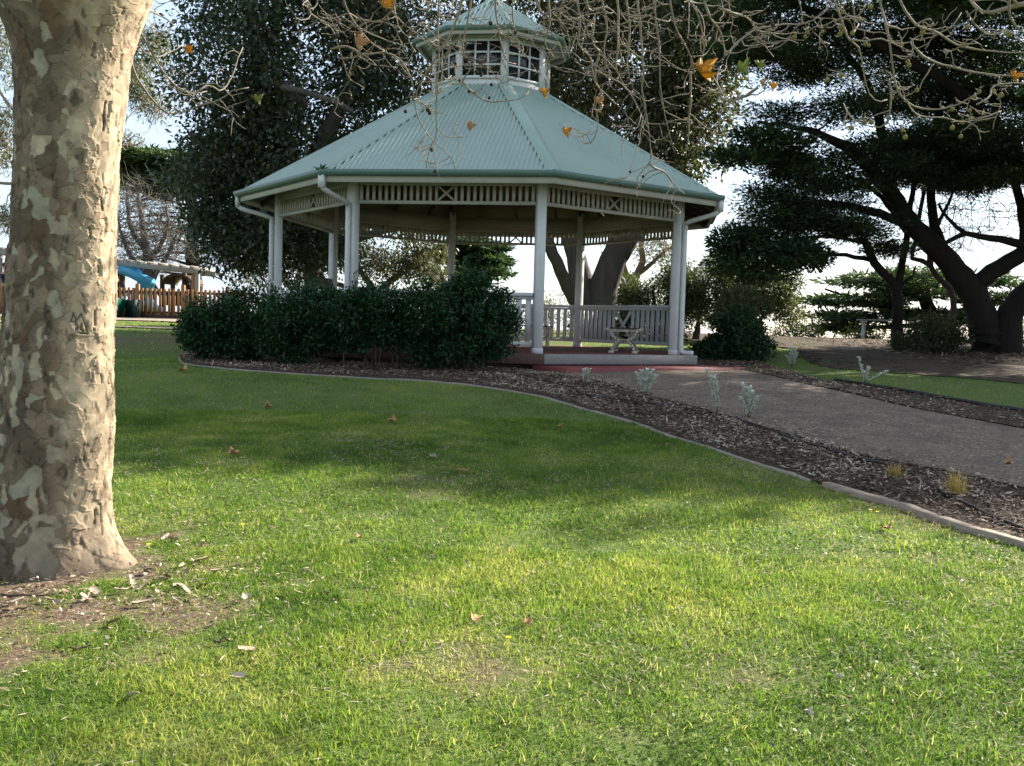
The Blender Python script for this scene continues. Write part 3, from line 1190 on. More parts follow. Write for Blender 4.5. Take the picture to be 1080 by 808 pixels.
def lwin(A):
    for s_ in (-1, 1):
        A.box(AC - .04, AC + .01, s_ * (hc - .02) - .055, s_ * (hc - .02) + .055, ZL0 + .05, ZL1 - .06)
    z0, z1 = ZL0 + .17, ZL1 - .1
    y0 = hc - .075
    A.box(AC - .02, AC + .012, -y0, y0, z0 - .02, z0 + .03)
    A.box(AC - .02, AC + .012, -y0, y0, z1 - .03, z1 + .02)
    for t_ in (1 / 3, 2 / 3):
        y = -y0 + 2 * y0 * t_
        A.box(AC - .012, AC + .008, y - .016, y + .016, z0 + .03, z1 - .03)
        z = z0 + (z1 - z0) * t_
        A.box(AC - .010, AC + .010, -y0, y0, z - .016, z + .016)


cfaces(lwin, 'lattice_window', M['white'])


def lpane(A):
    A.box(AC - .035, AC - .025, -hc + .08, hc - .08, ZL0 + .2, ZL1 - .13)


cfaces(lpane, 'pane', M['darkpane'])
ACE = RCE * math.cos(PI / 8)
ZAP = 6.60
cfaces(lambda A: corr_panel(A, ACE, ZCE, .06, ZAP), 'lantern_roof', M['roof'], smooth=True)
cfaces(lambda A: hip(A, RCE - .01, ZCE, .05, ZAP, .075, .018), 'ridge_cap', M['rooftrim'])
cfaces(lambda A: gutter(A, ACE, ZCE - .003, .07, .065), 'gutter', M['gutter'])


def cfascia(A):
    tn = math.tan(PI / 8)
    for a0, a1, z0, z1 in ((ACE - .03, ACE - .004, ZCE - .13, ZCE - .015), (AC - .02, ACE - .03, ZCE - .06, ZCE - .045)):
        V = [[a, s_ * a * tn, z] for s_ in (-1, 1) for a, z in ((a0, z0), (a1, z0), (a1, z1), (a0, z1))]
        b = np.arange(4)
        bn = (b + 1) % 4
        A.add(V, np.c_[b, b + 4, bn + 4, bn])


cfaces(cfascia, 'fascia', M['cream'])
A = Acc()
A.tube([(0, 0, ZAP - .02), (0, 0, ZAP + .06)], [.11, .04], 10)
A.build('roof_cap', M['rooftrim'], cup)


def gw(x, y, z):                       # gazebo local -> world
    return GC + np.array([x, y, z])


# weed in the gutter corner
A = Acc()
a = PH + S45 * 7
for j in range(16):
    th, el = rng.uniform(0, 2 * PI), rng.uniform(.4, 1.3)
    L = rng.uniform(.10, .24)
    d = np.array([math.cos(th) * math.cos(el), math.sin(th) * math.cos(el), math.sin(el)])
    s_ = np.array([-math.sin(th), math.cos(th), 0]) * .022
    A.add([0 * d, d * L * .5 + s_, d * L - np.array([0, 0, .04]), d * L * .5 - s_], [[0, 1, 2, 3]], None, rng.uniform(.4, 1))
o = A.build('gutter_weed', M['lf_shrub'])
o.location = gw((R_E + .05) * math.cos(a), (R_E + .05) * math.sin(a), ZE - .04)
tag(o, 'small green weed sprouting from the roof gutter above a downpipe', 'weed')

# ------------------------------------------------------------------ benches, hat
def bench(loc, rz, L, label):
    r = empty('park_bench', loc, rz)
    tag(r, label, 'bench', 'cast metal benches inside the gazebo')
    A = Acc()
    w_ = .27

    def bar(P, A=A, wd=.045, th=.045):
        P = np.array(P)
        for p, q in zip(P[:-1], P[1:]):
            e = (q - p) / np.linalg.norm(q - p) * .012
            A.beam(p - e, q + e, wd, th, up=(0, 1, 0))
    th = np.linspace(0, PI, 13)
    lo = np.c_[.2 * np.cos(th), 0 * th, .215 * np.sin(th)]
    bar(lo)
    up_ = np.c_[.225 * np.cos(th), 0 * th, .40 - .185 * np.sin(th)]
    bar(up_)
    bar([[-w_, 0, .405], [-.1, 0, .398], [.1, 0, .398], [w_, 0, .405]], wd=.05, th=.04)
    for s_ in (-1, 1):
        bar([[s_ * w_, 0, .405], [s_ * (w_ + .03), 0, .42]], wd=.05, th=.05)
        bar([[s_ * .17, 0, .012], [s_ * .24, 0, .012]], wd=.06, th=.024)
    fr = A.build('end_frame', M['bench_metal'], r)
    f2 = fr.copy()
    COL.objects.link(f2)
    f2.location = (0, L, 0)
    for x in (-.2, -.1, 0, .1, .2):
        A = Acc()
        A.box(x - .036, x + .036, -.08, L + .08, .424, .45)
        A.build('slat', M['bench_slat'], r, bevel=.006)
    A = Acc()
    A.tube([(0, 0, .215), (0, L, .215)], .012, 8)
    A.build('tie_rod', M['bench_metal'], r)
    return r


b1 = ground(655, 373)
bench((1.93, 17.0, GC[2]), math.radians(-9), 1.35, 'cream cast metal bench standing end-on in the open bay at the gazebo entrance')
bench((.72, 20.4, GC[2]), math.radians(93), 1.5, 'bench along the back railing, half hidden behind the tall white entrance post')
# hat on the rail of the side facing the shrubs
p = at(345, 303, 17.2)
a5 = PH + S45 * 5 + PI / 8
A = Acc()
prof = [(.001, .165), (.06, .165), (.085, .15), (.095, .10), (.105, .03), (.135, .0), (.13, -.006), (.1, .002), (.001, .002)]
n = 20
th = np.arange(n) * 2 * PI / n
V = np.array([[r * math.cos(t_) * 1.05, r * math.sin(t_) * .9, z + (.012 * math.sin(t_ * 2) if r > .12 else 0)] for r, z in prof for t_ in th])
i = (np.arange(len(prof) - 1)[:, None] * n).ravel()
A.add(V, [[a_ * n + j, a_ * n + (j + 1) % n, (a_ + 1) * n + (j + 1) % n, (a_ + 1) * n + j] for a_ in range(len(prof) - 1) for j in range(n)])
o = A.build('hat', M['hat'], smooth=True)
# stand it on the handrail of side 6
a6 = PH + S45 * 6 + PI / 8
best = None
for yy in np.linspace(-H_P + .3, H_P - .3, 60):
    for kk in (6,):
        aa = PH + S45 * kk + PI / 8
        q = gw(A_P * math.cos(aa) - yy * math.sin(aa), A_P * math.sin(aa) + yy * math.cos(aa), .947)
        e = abs(project(q)[0] - 345)
        if best is None or e < best[0]:
            best = (e, q)
o.location = best[1]
tag(o, 'small brown brimmed hat left on the white gazebo railing above the shrubs', 'hat')
# ================================================================== TREES
def ell(c, r, n, shell=.35):
    """n points in an ellipsoid, most of them towards its skin"""
    d = rng.normal(0, 1, (n, 3))
    d /= np.linalg.norm(d, axis=1)[:, None]
    u = shell + (1 - shell) * rng.random(n) ** .5
    return np.asarray(c) + d * u[:, None] * np.asarray(r)


def pxell(px, py, Y, rx, rz, ry, n, shell=.35):
    """ellipsoid standing at depth Y; rx, rz are its half sizes in picture pixels, ry its depth in metres"""
    k = Y / F
    return ell(at(px, py, Y), (rx * k, ry, rz * k), n, shell)


class Tree:
    def __init__(s, loc):
        s.loc = np.asarray(loc, float)
        s.N, s.R = [], []
        s.trunk, s.br, s.lf = Acc(), Acc(), Acc()

    def limb(s, P, r0, r1, k=9, jit=.04, n=None, trunk=True, flare=0):
        P = np.asarray(P, float)
        L = np.linalg.norm(np.diff(P, axis=0), axis=1).sum()
        n = n or max(6, int(L / .25))
        C = catmull(P, n)
        C[1:-1] += (rng.random((n - 2, 3)) - .5) * jit
        t_ = np.linspace(0, 1, n)
        R = r0 + (r1 - r0) * t_ ** .8
        R = R * (1 + flare * np.exp(-t_ * L / .5)) * (1 + .12 * (fbm(C, 1.3, 5, 2) - .5))
        (s.trunk if trunk else s.br).tube(C, R, k)
        s.N += list(C)
        s.R += list(R)
        return C

    def reach(s, T, r=.05, k=5, wob=.12, up=.15, zpen=1.0, tip=.008):
        """grow a branch from the nearest limb to every clump centre"""
        T = np.asarray(T)
        N = np.array(s.N)
        d0 = np.array([np.linalg.norm(N - t_, axis=1).min() for t_ in T])
        for i in np.argsort(d0):
            t_ = T[i]
            N = np.array(s.N)
            d = np.linalg.norm(N - t_, axis=1) + zpen * np.clip(N[:, 2] - t_[2], 0, None)
            j = int(np.argmin(d))
            p = N[j]
            L = np.linalg.norm(t_ - p)
            if L < .12:
                continue
            m1 = p * .62 + t_ * .38 + np.array([0, 0, up * L]) + rng.normal(0, wob * L, 3)
            m2 = p * .25 + t_ * .75 + np.array([0, 0, up * L * .6]) + rng.normal(0, wob * L, 3)
            n = max(4, min(14, int(L / .2)))
            C = catmull([p, m1, m2, t_], n)
            ra = min(s.R[j] * .75, r * (.5 + .5 * min(L / 2., 1.6)))
            R = ra + (tip - ra) * np.linspace(0, 1, n)
            s.br.tube(C, R, k, cap=False)
            s.N += list(C[1:])
            s.R += list(R[1:])

    def twigs(s, T, n, L, r=.008, flat=1.0, k=3, curl=.25, down=0):
        for t_ in T:
            for _ in range(n):
                d = rng.normal(0, 1, 3)
                d[2] = d[2] * flat - down
                d /= np.linalg.norm(d)
                l = L * rng.uniform(.5, 1.2)
                q = t_ + d * l
                m = (t_ + q) / 2 + rng.normal(0, curl * l * .5, 3)
                s.br.tube(catmull([t_, m, q], 5), np.linspace(r, r * .4, 5), k, cap=False)

    def leaves(s, T, n, size, L, W, out=.6, down=.2, flat=1.0, tint=(.5, .2), cupv=.25, ctr=None, cl=.12, fold=.15):
        T = np.asarray(T)
        m = len(T) * n
        c = np.repeat(T, n, 0)
        o = rng.normal(0, 1, (m, 3))
        o /= np.linalg.norm(o, axis=1)[:, None]
        o *= (rng.random(m) ** .45)[:, None]
        o *= np.asarray(size)
        P = c + o
        d = o * out / (np.linalg.norm(o, axis=1)[:, None] + 1e-6) + rng.normal(0, .55, (m, 3)) * np.array([1, 1, flat])
        d[:, 2] -= down
        d /= np.linalg.norm(d, axis=1)[:, None]
        nn = rng.normal(0, .6, (m, 3)) + np.array([0, 0, 1.0])
        sd_ = np.cross(d, nn)
        sd_ /= np.linalg.norm(sd_, axis=1)[:, None] + 1e-9
        up_ = np.cross(sd_, d)
        l = L * rng.uniform(.6, 1.25, m)
        w_ = W * rng.uniform(.7, 1.2, m)
        V = np.stack([P, P + d * (l * .5)[:, None] + sd_ * (w_ / 2)[:, None] + up_ * (w_ * fold)[:, None], P + d * l[:, None] - up_ * (l * .1)[:, None],
                      P + d * (l * .5)[:, None] - sd_ * (w_ / 2)[:, None] + up_ * (w_ * fold)[:, None]], 1)
        tn = np.repeat(rng.normal(tint[0], cl, len(T)), n) + rng.normal(0, tint[1], m)
        tn = np.where(rng.random(m) < .012, 1.0, np.clip(tn, 0, .93))
        s.lf.add(V, np.arange(4 * m).reshape(-1, 4), None, tn)

    def make(s, name, label, cat, bark, leafmat, group=None, crown='crown', bmat=None):
        r = empty(name, s.loc)
        tag(r, label, cat, group)
        for a, nm, mt in ((s.trunk, 'trunk', bark), (s.br, 'branches', bmat or bark), (s.lf, crown, leafmat)):
            if a.n:
                a.v = [v - s.loc for v in a.v]
                a.build(nm, mt, r, smooth=(nm != crown))
        return r


def base(px, Y):
    """ground point under picture column px at depth Y"""
    x = at(px, 350, Y)[0]
    return np.array([x, Y, gz1(x, Y)])


# ------------------------------------------------------------------ big fig behind the gazebo (trunk seen under its roof)
Yf = 27.0
b0 = base(640, Yf)
T = Tree(b0)
A_ = lambda px, py, dy=0, Y=Yf: at(px, py, Y + dy)
T.limb([b0 + [-.2, 0, -.3], A_(634, 335), A_(637, 300), A_(652, 262), A_(664, 225)], .43, .36, 14, .06, flare=.25)
T.limb([b0 + [-.35, 0, -.2], A_(622, 335), A_(616, 300, .3), A_(607, 265, .6), A_(590, 215, .6), A_(560, 140, 0)], .33, .22, 12, .06, flare=.25)
T.limb([A_(612, 330, -.4), A_(598, 300, -.8), A_(586, 275, -1.2), A_(572, 245, -1.4), A_(520, 190, -2)], .2, .12, 10)
T.limb([A_(619, 318), A_(608, 290, .8), A_(603, 262, 1.2)], .24, .2, 10)
T.limb([A_(652, 268), A_(680, 225), A_(705, 180, .5), A_(725, 140, 1)], .34, .12, 10)
T.limb([A_(660, 240), A_(640, 170), A_(632, 90), A_(640, 10)], .42, .15, 10)
T.limb([A_(660, 240), A_(600, 120, 1), A_(585, 80, 1), A_(572, 20, 2)], .3, .1, 10)
T.limb([A_(668, 228), A_(690, 130, -1), A_(700, 60, -1), A_(720, -20, -1)], .32, .1, 10)
cl = np.vstack([pxell(560, 10, 27.5, 130, 110, 3.4, 90), pxell(660, 60, 27, 95, 120, 3.2, 90), pxell(640, -60, 27, 150, 90, 3.6, 70),
                pxell(715, 130, 26.5, 48, 62, 1.9, 44), pxell(700, 190, 27, 40, 24, 1.4, 14), pxell(500, 150, 28, 120, 80, 2.4, 50), pxell(740, 30, 26.5, 50, 70, 2, 34)])
T.reach(cl, .07, 5)
T.twigs(cl, 5, .7, .013)
T.leaves(cl, 150, (.85, .85, .7), .18, .085, out=.7, down=.25, tint=(.45, .2))
T.make('fig_tree', 'huge old fig tree with a thick forking grey trunk seen through the gazebo', 'tree', M['bark_fig'], M['lf_fig2'])

# ------------------------------------------------------------------ dark fig whose crown fills the sky beside the roof
Yg = 24.5
b0 = base(330, Yg)
T = Tree(b0)
A_ = lambda px, py, dy=0, Y=Yg: at(px, py, Y + dy)
T.limb([b0 + [0, 0, -.3], A_(331, 300, 1.5), A_(327, 240, 1.5), A_(320, 190, .5)], .30, .2, 12, .06, flare=.3)
T.limb([A_(320, 195), A_(350, 130, -1), A_(390, 60, -1), A_(420, -20, -1)], .26, .1, 9)
T.limb([A_(320, 195), A_(290, 130), A_(270, 60), A_(260, -30)], .26, .1, 9)
T.limb([A_(325, 240), A_(270, 190, -.8), A_(225, 165, -1), A_(200, 140, -1)], .2, .06, 9)
T.limb([A_(330, 270), A_(380, 250, -.5), A_(420, 240, -.5), A_(460, 235, 0)], .16, .05, 8)
T.limb([A_(322, 110, -2.2), A_(300, 92, -2.6), A_(345, 104, -2.8), A_(372, 118, -3)], .1, .05, 7)
cl = np.vstack([pxell(330, 60, Yg, 125, 110, 3.0, 120), pxell(250, 90, Yg, 70, 100, 2.4, 70), pxell(330, -60, Yg, 150, 90, 3.2, 60), pxell(240, 190, Yg, 55, 60, 1.8, 44),
                pxell(320, 200, Yg, 90, 60, 2.2, 50), pxell(248, 250, Yg, 34, 30, 1.3, 26), pxell(395, 60, Yg, 60, 90, 2.2, 40), pxell(300, 250, Yg - .6, 60, 42, 1.2, 50)])
T.reach(cl, .06, 5)
T.twigs(cl, 4, .6, .011)
T.leaves(cl, 140, (.75, .75, .62), .16, .075, out=.7, down=.2, tint=(.42, .2))
T.make('fig_tree', 'dense dark evergreen fig tree filling the sky between the pale trunk and the gazebo roof', 'tree', M['bark_fig'], M['lf_fig'])

# low olive tree seen under the roof
Yh = 29
b0 = base(402, Yh)
T = Tree(b0)
A_ = lambda px, py, dy=0, Y=Yh: at(px, py, Y + dy)
T.limb([b0 + [0, 0, -.2], A_(398, 315), A_(410, 298), A_(432, 282), A_(448, 262)], .14, .07, 8)
T.limb([A_(398, 312), A_(380, 285), A_(360, 262)], .12, .05, 8)
T.limb([A_(398, 315), A_(330, 290), A_(290, 270)], .10, .04, 8)
cl = np.vstack([pxell(430, 270, Yh, 42, 30, 1.6, 34), pxell(385, 262, Yh, 40, 30, 1.6, 26), pxell(320, 262, Yh, 44, 26, 1.6, 26), pxell(448, 292, Yh, 26, 18, 1.2, 12), pxell(290, 290, Yh, 36, 14, 1, 8)])
T.reach(cl, .04, 5)
T.twigs(cl, 8, .6, .01)
T.leaves(cl, 90, (.55, .55, .45), .13, .06, tint=(.6, .2))
T.make('olive_tree', 'olive green tree with drooping pale twigs seen below the gazebo frieze', 'tree', M['bark_bare'], M['lf_fig2'])

# ------------------------------------------------------------------ cypress trees
def pad(px, py, Y, rx, rz, ry, n):
    p = pxell(px, py, Y, rx, rz, ry, n, .2)
    return p


def cypress_leaves(T, cl, n=120, size=(.75, .75, .2), L=.13, W=.036, tint=(.45, .2)):
    T.leaves(cl, int(n * 2.9), size, L, W, out=.9, down=-.12, flat=.45, tint=tint, cl=.14)


Yc = 25.0
b0 = base(1050, Yc)
T = Tree(b0)
A_ = lambda px, py, dy=0, Y=Yc: at(px, py, Y + dy)
T.limb([b0 + [-.3, 0, -.3], A_(1038, 345), A_(1030, 322), A_(1020, 300), A_(1004, 280), A_(985, 262), A_(962, 238), A_(940, 205), A_(905, 165, -.8), A_(860, 140, -1.5), A_(800, 128, -2)], .44, .03, 14, .07, flare=.3)
T.limb([b0 + [.35, 0, -.3], A_(1063, 345), A_(1070, 322), A_(1085, 308), A_(1110, 285), A_(1150, 240), A_(1190, 170)], .38, .18, 14, .07, flare=.3)
T.limb([A_(1028, 302), A_(1045, 288), A_(1062, 278), A_(1085, 262), A_(1110, 225), A_(1130, 160)], .24, .14, 11, .06)
T.limb([A_(1078, 258), A_(1060, 253, -.3), A_(1035, 250, -.6), A_(1015, 246, -.8), A_(990, 262, -1)], .12, .05, 7)
T.limb([A_(1082, 262), A_(1078, 225), A_(1068, 180), A_(1050, 120), A_(1030, 40)], .14, .05, 8)
T.limb([A_(1016, 244, -.8), A_(1002, 232, -1), A_(990, 215, -1.2)], .06, .03, 6)
T.limb([A_(1004, 280), A_(985, 235, .8), A_(982, 190, 1), A_(990, 120, 1), A_(1000, 30, 1)], .15, .06, 9)
T.limb([A_(962, 238), A_(925, 225, -.5), A_(880, 215, -1), A_(830, 212, -1.4)], .15, .05, 8)
T.limb([A_(940, 205), A_(935, 160, .4), A_(915, 90, .5), A_(880, 40, .5)], .18, .07, 8)
T.limb([A_(1110, 225), A_(1060, 150, -1), A_(1010, 95, -2), A_(950, 60, -2.5), A_(880, 20, -2.5), A_(820, 0, -2.5)], .2, .07, 9)
T.limb([A_(1190, 170), A_(1220, 80), A_(1230, 0)], .26, .1, 9)
pads = [(1010, 60, 25, 95, 32, 2.6, 54), (930, 40, 24.5, 90, 30, 2.4, 46), (840, 25, 23.5, 70, 26, 2.0, 36), (850, 78, 24, 45, 12, 1.3, 14), (1050, 120, 25, 80, 26, 2.2, 40), (960, 100, 25, 80, 22, 2.0, 36),
        (1060, -20, 25, 130, 40, 2.8, 50), (920, -40, 24.5, 130, 36, 2.8, 46), (1160, 40, 25, 110, 60, 3, 50), (1170, 140, 25, 80, 40, 2.4, 34), (1000, -110, 25, 180, 55, 3, 60), (1150, -110, 25, 150, 70, 3, 60), (1060, -190, 25.5, 150, 40, 2.6, 50),
        (790, 55, 22.5, 36, 16, 1.2, 14), (870, 118, 23, 60, 8, 1.4, 12), (790, 12, 22.5, 50, 14, 1.4, 16), (1030, 150, 24, 70, 18, 2, 28), (1040, 185, 24.5, 60, 12, 1.6, 20)]
cl = np.vstack([pad(*p) for p in pads])
T.reach(cl, .05, 5, up=-.02, zpen=.3)
T.twigs(cl, 4, .7, .01, flat=.5)
cypress_leaves(T, cl, 112)
# boughs added above and beside the frame to shade the lawn and grass strip
T.limb([A_(1110, 225), np.array([13.5, 23.2, 8.0]), np.array([12.5, 21.4, 9.6]), np.array([10.5, 20.2, 10.6]), np.array([8.0, 19.6, 11.0])], .2, .06, 9)
T.limb([A_(1190, 170), np.array([16.5, 22.5, 9.0]), np.array([17.8, 20.8, 10.2]), np.array([19.0, 19.8, 10.8])], .16, .05, 9)
hi = np.vstack([ell((x, 20 + rng.uniform(-.5, .5), z), (2.0, 1.5, .55), 30, .2) for x, z in
                ((6.6, 9.4), (6.8, 11.2), (9.3, 8.8), (9.0, 10.2), (9.3, 11.3), (12, 8.7), (12, 10.0), (12.2, 11.1), (14.8, 8.6), (14.8, 10.0), (15, 11.2), (12.9, 5.4), (13.0, 6.9), (15.2, 5.4), (15.2, 7.0), (17.6, 6.0), (17.6, 7.4), (17.6, 8.6), (17.6, 10.2), (17.8, 11.5), (20.0, 9.2), (20, 10.8))])
T.reach(hi, .05, 5, up=-.02, zpen=.3)
cypress_leaves(T, hi, 40, (.8, .8, .3), .26, .09)
# wispy outer ends towards the sky gap and the fine bare twigs inside
wl_ = np.vstack([pxell(800, 150, 22.8, 40, 12, 1, 14), pxell(785, 165, 22.8, 26, 10, .8, 8)])
T.reach(wl_, .03, 4, up=.02)
T.twigs(wl_, 5, .6, .008, flat=.4)
cypress_leaves(T, wl_, 40, (.6, .6, .12), .2, .06)
ins = np.vstack([pxell(1010, 225, 25, 70, 40, 1.6, 60), pxell(1050, 215, 25, 50, 34, 1.4, 26)])
T.reach(ins, .022, 4, wob=.2, zpen=.4)
T.twigs(ins, 4, .9, .008, curl=.5)
T.make('cypress_tree', 'massive spreading cypress with a wide forked trunk and dark layered foliage', 'tree', M['bark_cyp'], M['lf_cyp'])

# unseen cypress, added outside the view to shade the needle litter
CL2 = None
b0 = np.array([22.5, 33.0, gz1(22.5, 33.0)])
T = Tree(b0)
T.limb([b0 + [0, 0, -.3], b0 + [.1, 0, 3], b0 + [0, .2, 7], b0 + [.2, 0, 10.5]], .5, .12, 12, .06, flare=.3)
cl = np.vstack([ell(b0 + [dx, dy, z], (rx, rx * .8, .8), n, .2) for dx, dy, z, rx, n in ((0, 0, 4, 3.4, 50), (-.8, 0, 6, 3.6, 60), (0, .5, 8, 3.6, 60), (-.6, 0, 10, 3.2, 56), (0, 0, 11.5, 2.2, 36))])
T.reach(cl, .05, 5, up=-.02, zpen=.3)
cypress_leaves(T, cl, 34, (.8, .8, .3), .26, .09)
T.make('cypress_tree', 'tall unseen cypress added past the massive forked cypress to shade the needle litter', 'tree', M['bark_cyp'], M['lf_cyp'])

# another added out of view to cast shade on the strip and far path
b0 = np.array([24.5, 24.0, gz1(24.5, 24.0)])
T = Tree(b0)
T.limb([b0 + [0, 0, -.3], b0 + [.1, 0, 3], b0 + [0, .2, 7], b0 + [.2, 0, 10.5]], .4, .12, 12, .06, flare=.3)
cl = np.vstack([ell(b0 + [dx, dy, z], (rx, rx * .8, .8), n, .2) for dx, dy, z, rx, n in ((-1, 0, 4.5, 3.4, 50), (-1.8, 0, 6.2, 3.6, 60), (-1, .5, 8, 3.6, 60), (-1.6, 0, 10, 3.2, 56), (-1, 0, 11.5, 2.2, 36))])
T.reach(cl, .05, 5, up=-.02, zpen=.3)
cypress_leaves(T, cl, 75, (.8, .8, .3), .26, .09)
T.make('cypress_tree', 'tall unseen cypress added past the end of the grass strip to shade it', 'tree', M['bark_cyp'], M['lf_cyp'])

# slimmer cypress standing beside it
Yd = 25.6
b0 = base(947, Yd)
T = Tree(b0)
A_ = lambda px, py, dy=0, Y=Yd: at(px, py, Y + dy)
T.limb([b0 + [0, 0, -.2], A_(947, 345), A_(947, 318), A_(944, 300), A_(932, 288), A_(921, 275), A_(913, 256), A_(900, 243), A_(880, 232, -.5), A_(850, 222, -1), A_(815, 218, -1.5)], .175, .04, 11, .05, flare=.2)
T.limb([A_(947, 305), A_(952, 275), A_(957, 245), A_(960, 215), A_(968, 180), A_(975, 150)], .11, .05, 9)
T.limb([A_(951, 300), A_(963, 290), A_(966, 280)], .05, .02, 6)
T.limb([A_(957, 245), A_(935, 215), A_(915, 195), A_(880, 180)], .09, .03, 7)
T.limb([A_(921, 275), A_(880, 268, -.4), A_(840, 272, -.8), A_(800, 262, -1)], .07, .025, 7)
T.limb([A_(913, 256), A_(870, 250, .3), A_(830, 252, .3)], .06, .025, 7)
pads = [(905, 175, 25, 90, 26, 2.2, 50), (850, 205, 24.5, 60, 24, 1.8, 36), (820, 235, 24.2, 42, 16, 1.4, 24), (880, 235, 25, 60, 16, 1.6, 28), (960, 165, 26, 80, 24, 2.2, 38), (830, 172, 24.3, 34, 16, 1.3, 18),
        (1020, 185, 26, 60, 14, 1.8, 22), (930, 262, 25.3, 24, 9, .8, 7)]
cl = np.vstack([pad(*p) for p in pads])
T.reach(cl, .04, 5, up=-.02, zpen=.3)
T.twigs(cl, 5, .7, .009, flat=.5)
cypress_leaves(T, cl, 96, (.62, .62, .18))
lo = np.vstack([pxell(800, 268, 24, 52, 26, 1.3, 32), pxell(775, 255, 24, 18, 14, .8, 8), pxell(850, 270, 24.4, 30, 14, 1, 12)])
T.reach(lo, .025, 4, up=0)
T.twigs(lo, 6, .55, .008)
cypress_leaves(T, lo, 60, (.42, .42, .26), .17, .06, (.38, .16))
T.make('cypress_tree', 'slim dark cypress whose low boughs sweep sideways towards the gazebo', 'tree', M['bark_cyp'], M['lf_cyp'])

# leaning thin cypress stem
Ye = 26.5
b0 = base(1003, Ye)
T = Tree(b0)
A_ = lambda px, py, dy=0, Y=Ye: at(px, py, Y + dy)
T.limb([b0 + [0, 0, -.2], A_(1003, 340), A_(1005, 318), A_(999, 302), A_(988, 291), A_(981, 280), A_(972, 274), A_(962, 272), A_(966, 250), A_(975, 200)], .10, .05, 9, .04)
T.limb([A_(981, 280), A_(983, 250), A_(1000, 215), A_(1010, 190)], .09, .03, 7)
cl = np.vstack([pad(990, 160, 26.5, 70, 20, 1.6, 30), pad(1040, 175, 26.5, 50, 16, 1.4, 18)])
T.reach(cl, .04, 5, up=-.02, zpen=.3)
T.twigs(cl, 4, .7, .009, flat=.5)
cypress_leaves(T, cl, 100, (.6, .6, .2))
T.make('cypress_tree', 'thin crooked cypress stem bending between the two bigger cypress trunks', 'tree', M['bark_tea'], M['lf_cyp'])

# far cypress spreading low against the sky
Yk = 39
x0 = at(985, 350, Yk)[0]
b0 = np.array([x0, Yk, gz1(x0, Yk)])
T = Tree(b0)
A_ = lambda px, py, dy=0, Y=Yk: at(px, py, Y + dy)
T.limb([b0, A_(983, 335), A_(975, 315), A_(968, 295)], .35, .2, 9)
for a_ in ([(980, 335), (940, 325), (900, 315), (870, 305)], [(980, 342), (930, 345), (890, 348), (862, 345)], [(975, 318), (930, 300), (905, 295)], [(983, 335), (1020, 325), (1060, 318)], [(975, 315), (1010, 300), (1050, 295)]):
    T.limb([A_(*q) for q in a_], .12, .04, 7)
cl = np.vstack([pad(925, 298, Yk, 50, 8, 2.2, 30), pad(900, 318, Yk, 48, 6, 2, 26), pad(910, 335, Yk, 50, 5, 2, 26), pad(893, 346, Yk, 36, 4, 1.6, 14), pad(965, 290, Yk, 30, 9, 2, 16), pad(955, 310, Yk, 40, 8, 2, 22),
                pad(1020, 298, Yk, 36, 8, 2, 18), pad(1040, 315, Yk, 44, 7, 2, 22), pad(1020, 335, Yk, 44, 7, 2, 18), pad(975, 330, Yk, 40, 8, 2, 18)])
T.reach(cl, .05, 4, up=0, zpen=.3)
cypress_leaves(T, cl, 26, (.85, .85, .1), .34, .08, (.6, .18))
T.make('cypress_tree', 'low wide cypress with flat separate layers, far behind the slim dark cypress trunk', 'tree', M['bark_cyp'], M['lf_cyp'])

# cypress beyond the playground with a flat top and bare lower boughs
Yl = 42
x0 = at(204, 330, Yl)[0]
b0 = np.array([x0, Yl, gz1(x0, Yl)])
T = Tree(b0)
A_ = lambda px, py, dy=0, Y=Yl: at(px, py, Y + dy)
T.limb([b0, A_(204, 300), A_(203, 260), A_(203, 225), A_(200, 195), A_(195, 180)], .46, .16, 11, .05)
for y_ in (205, 218, 232, 246, 258, 268, 280, 292):
    for s_ in (-1, 1):
        l = rng.uniform(45, 85) if s_ < 0 else rng.uniform(25, 45)
        e = A_(203 + s_ * l, y_ - rng.uniform(-8, 6), rng.uniform(-2, 2))
        T.limb([A_(203, y_), (A_(203, y_) + e) / 2 + [0, 0, .2], e], .08, .02, 6)
cl = np.vstack([pad(150, 172, Yl, 40, 7, 2.2, 34), pad(185, 178, Yl, 45, 9, 2.4, 36), pad(150, 190, Yl, 30, 5, 2, 16), pad(190, 195, Yl, 46, 10, 2.2, 26), pad(240, 188, Yl, 40, 12, 2.2, 24), pad(130, 180, Yl, 16, 4, 1.5, 8)])
T.reach(cl, .06, 5, up=0, zpen=.3)
cypress_leaves(T, cl, 85, (.95, .95, .2), .36, .11, (.5, .2))
dead = np.vstack([pxell(150, 235, Yl, 40, 40, 2, 46), pxell(225, 265, Yl, 30, 30, 2, 26)])
T.reach(dead, .04, 4, wob=.1, up=.05)
T.twigs(dead, 5, 1.2, .016, flat=.4)
T.make('cypress_tree', 'flat-topped cypress with bare lower boughs standing beyond the picket fence', 'tree', M['bark_cyp'], M['lf_cyp'], bmat=M['bark_bare'])

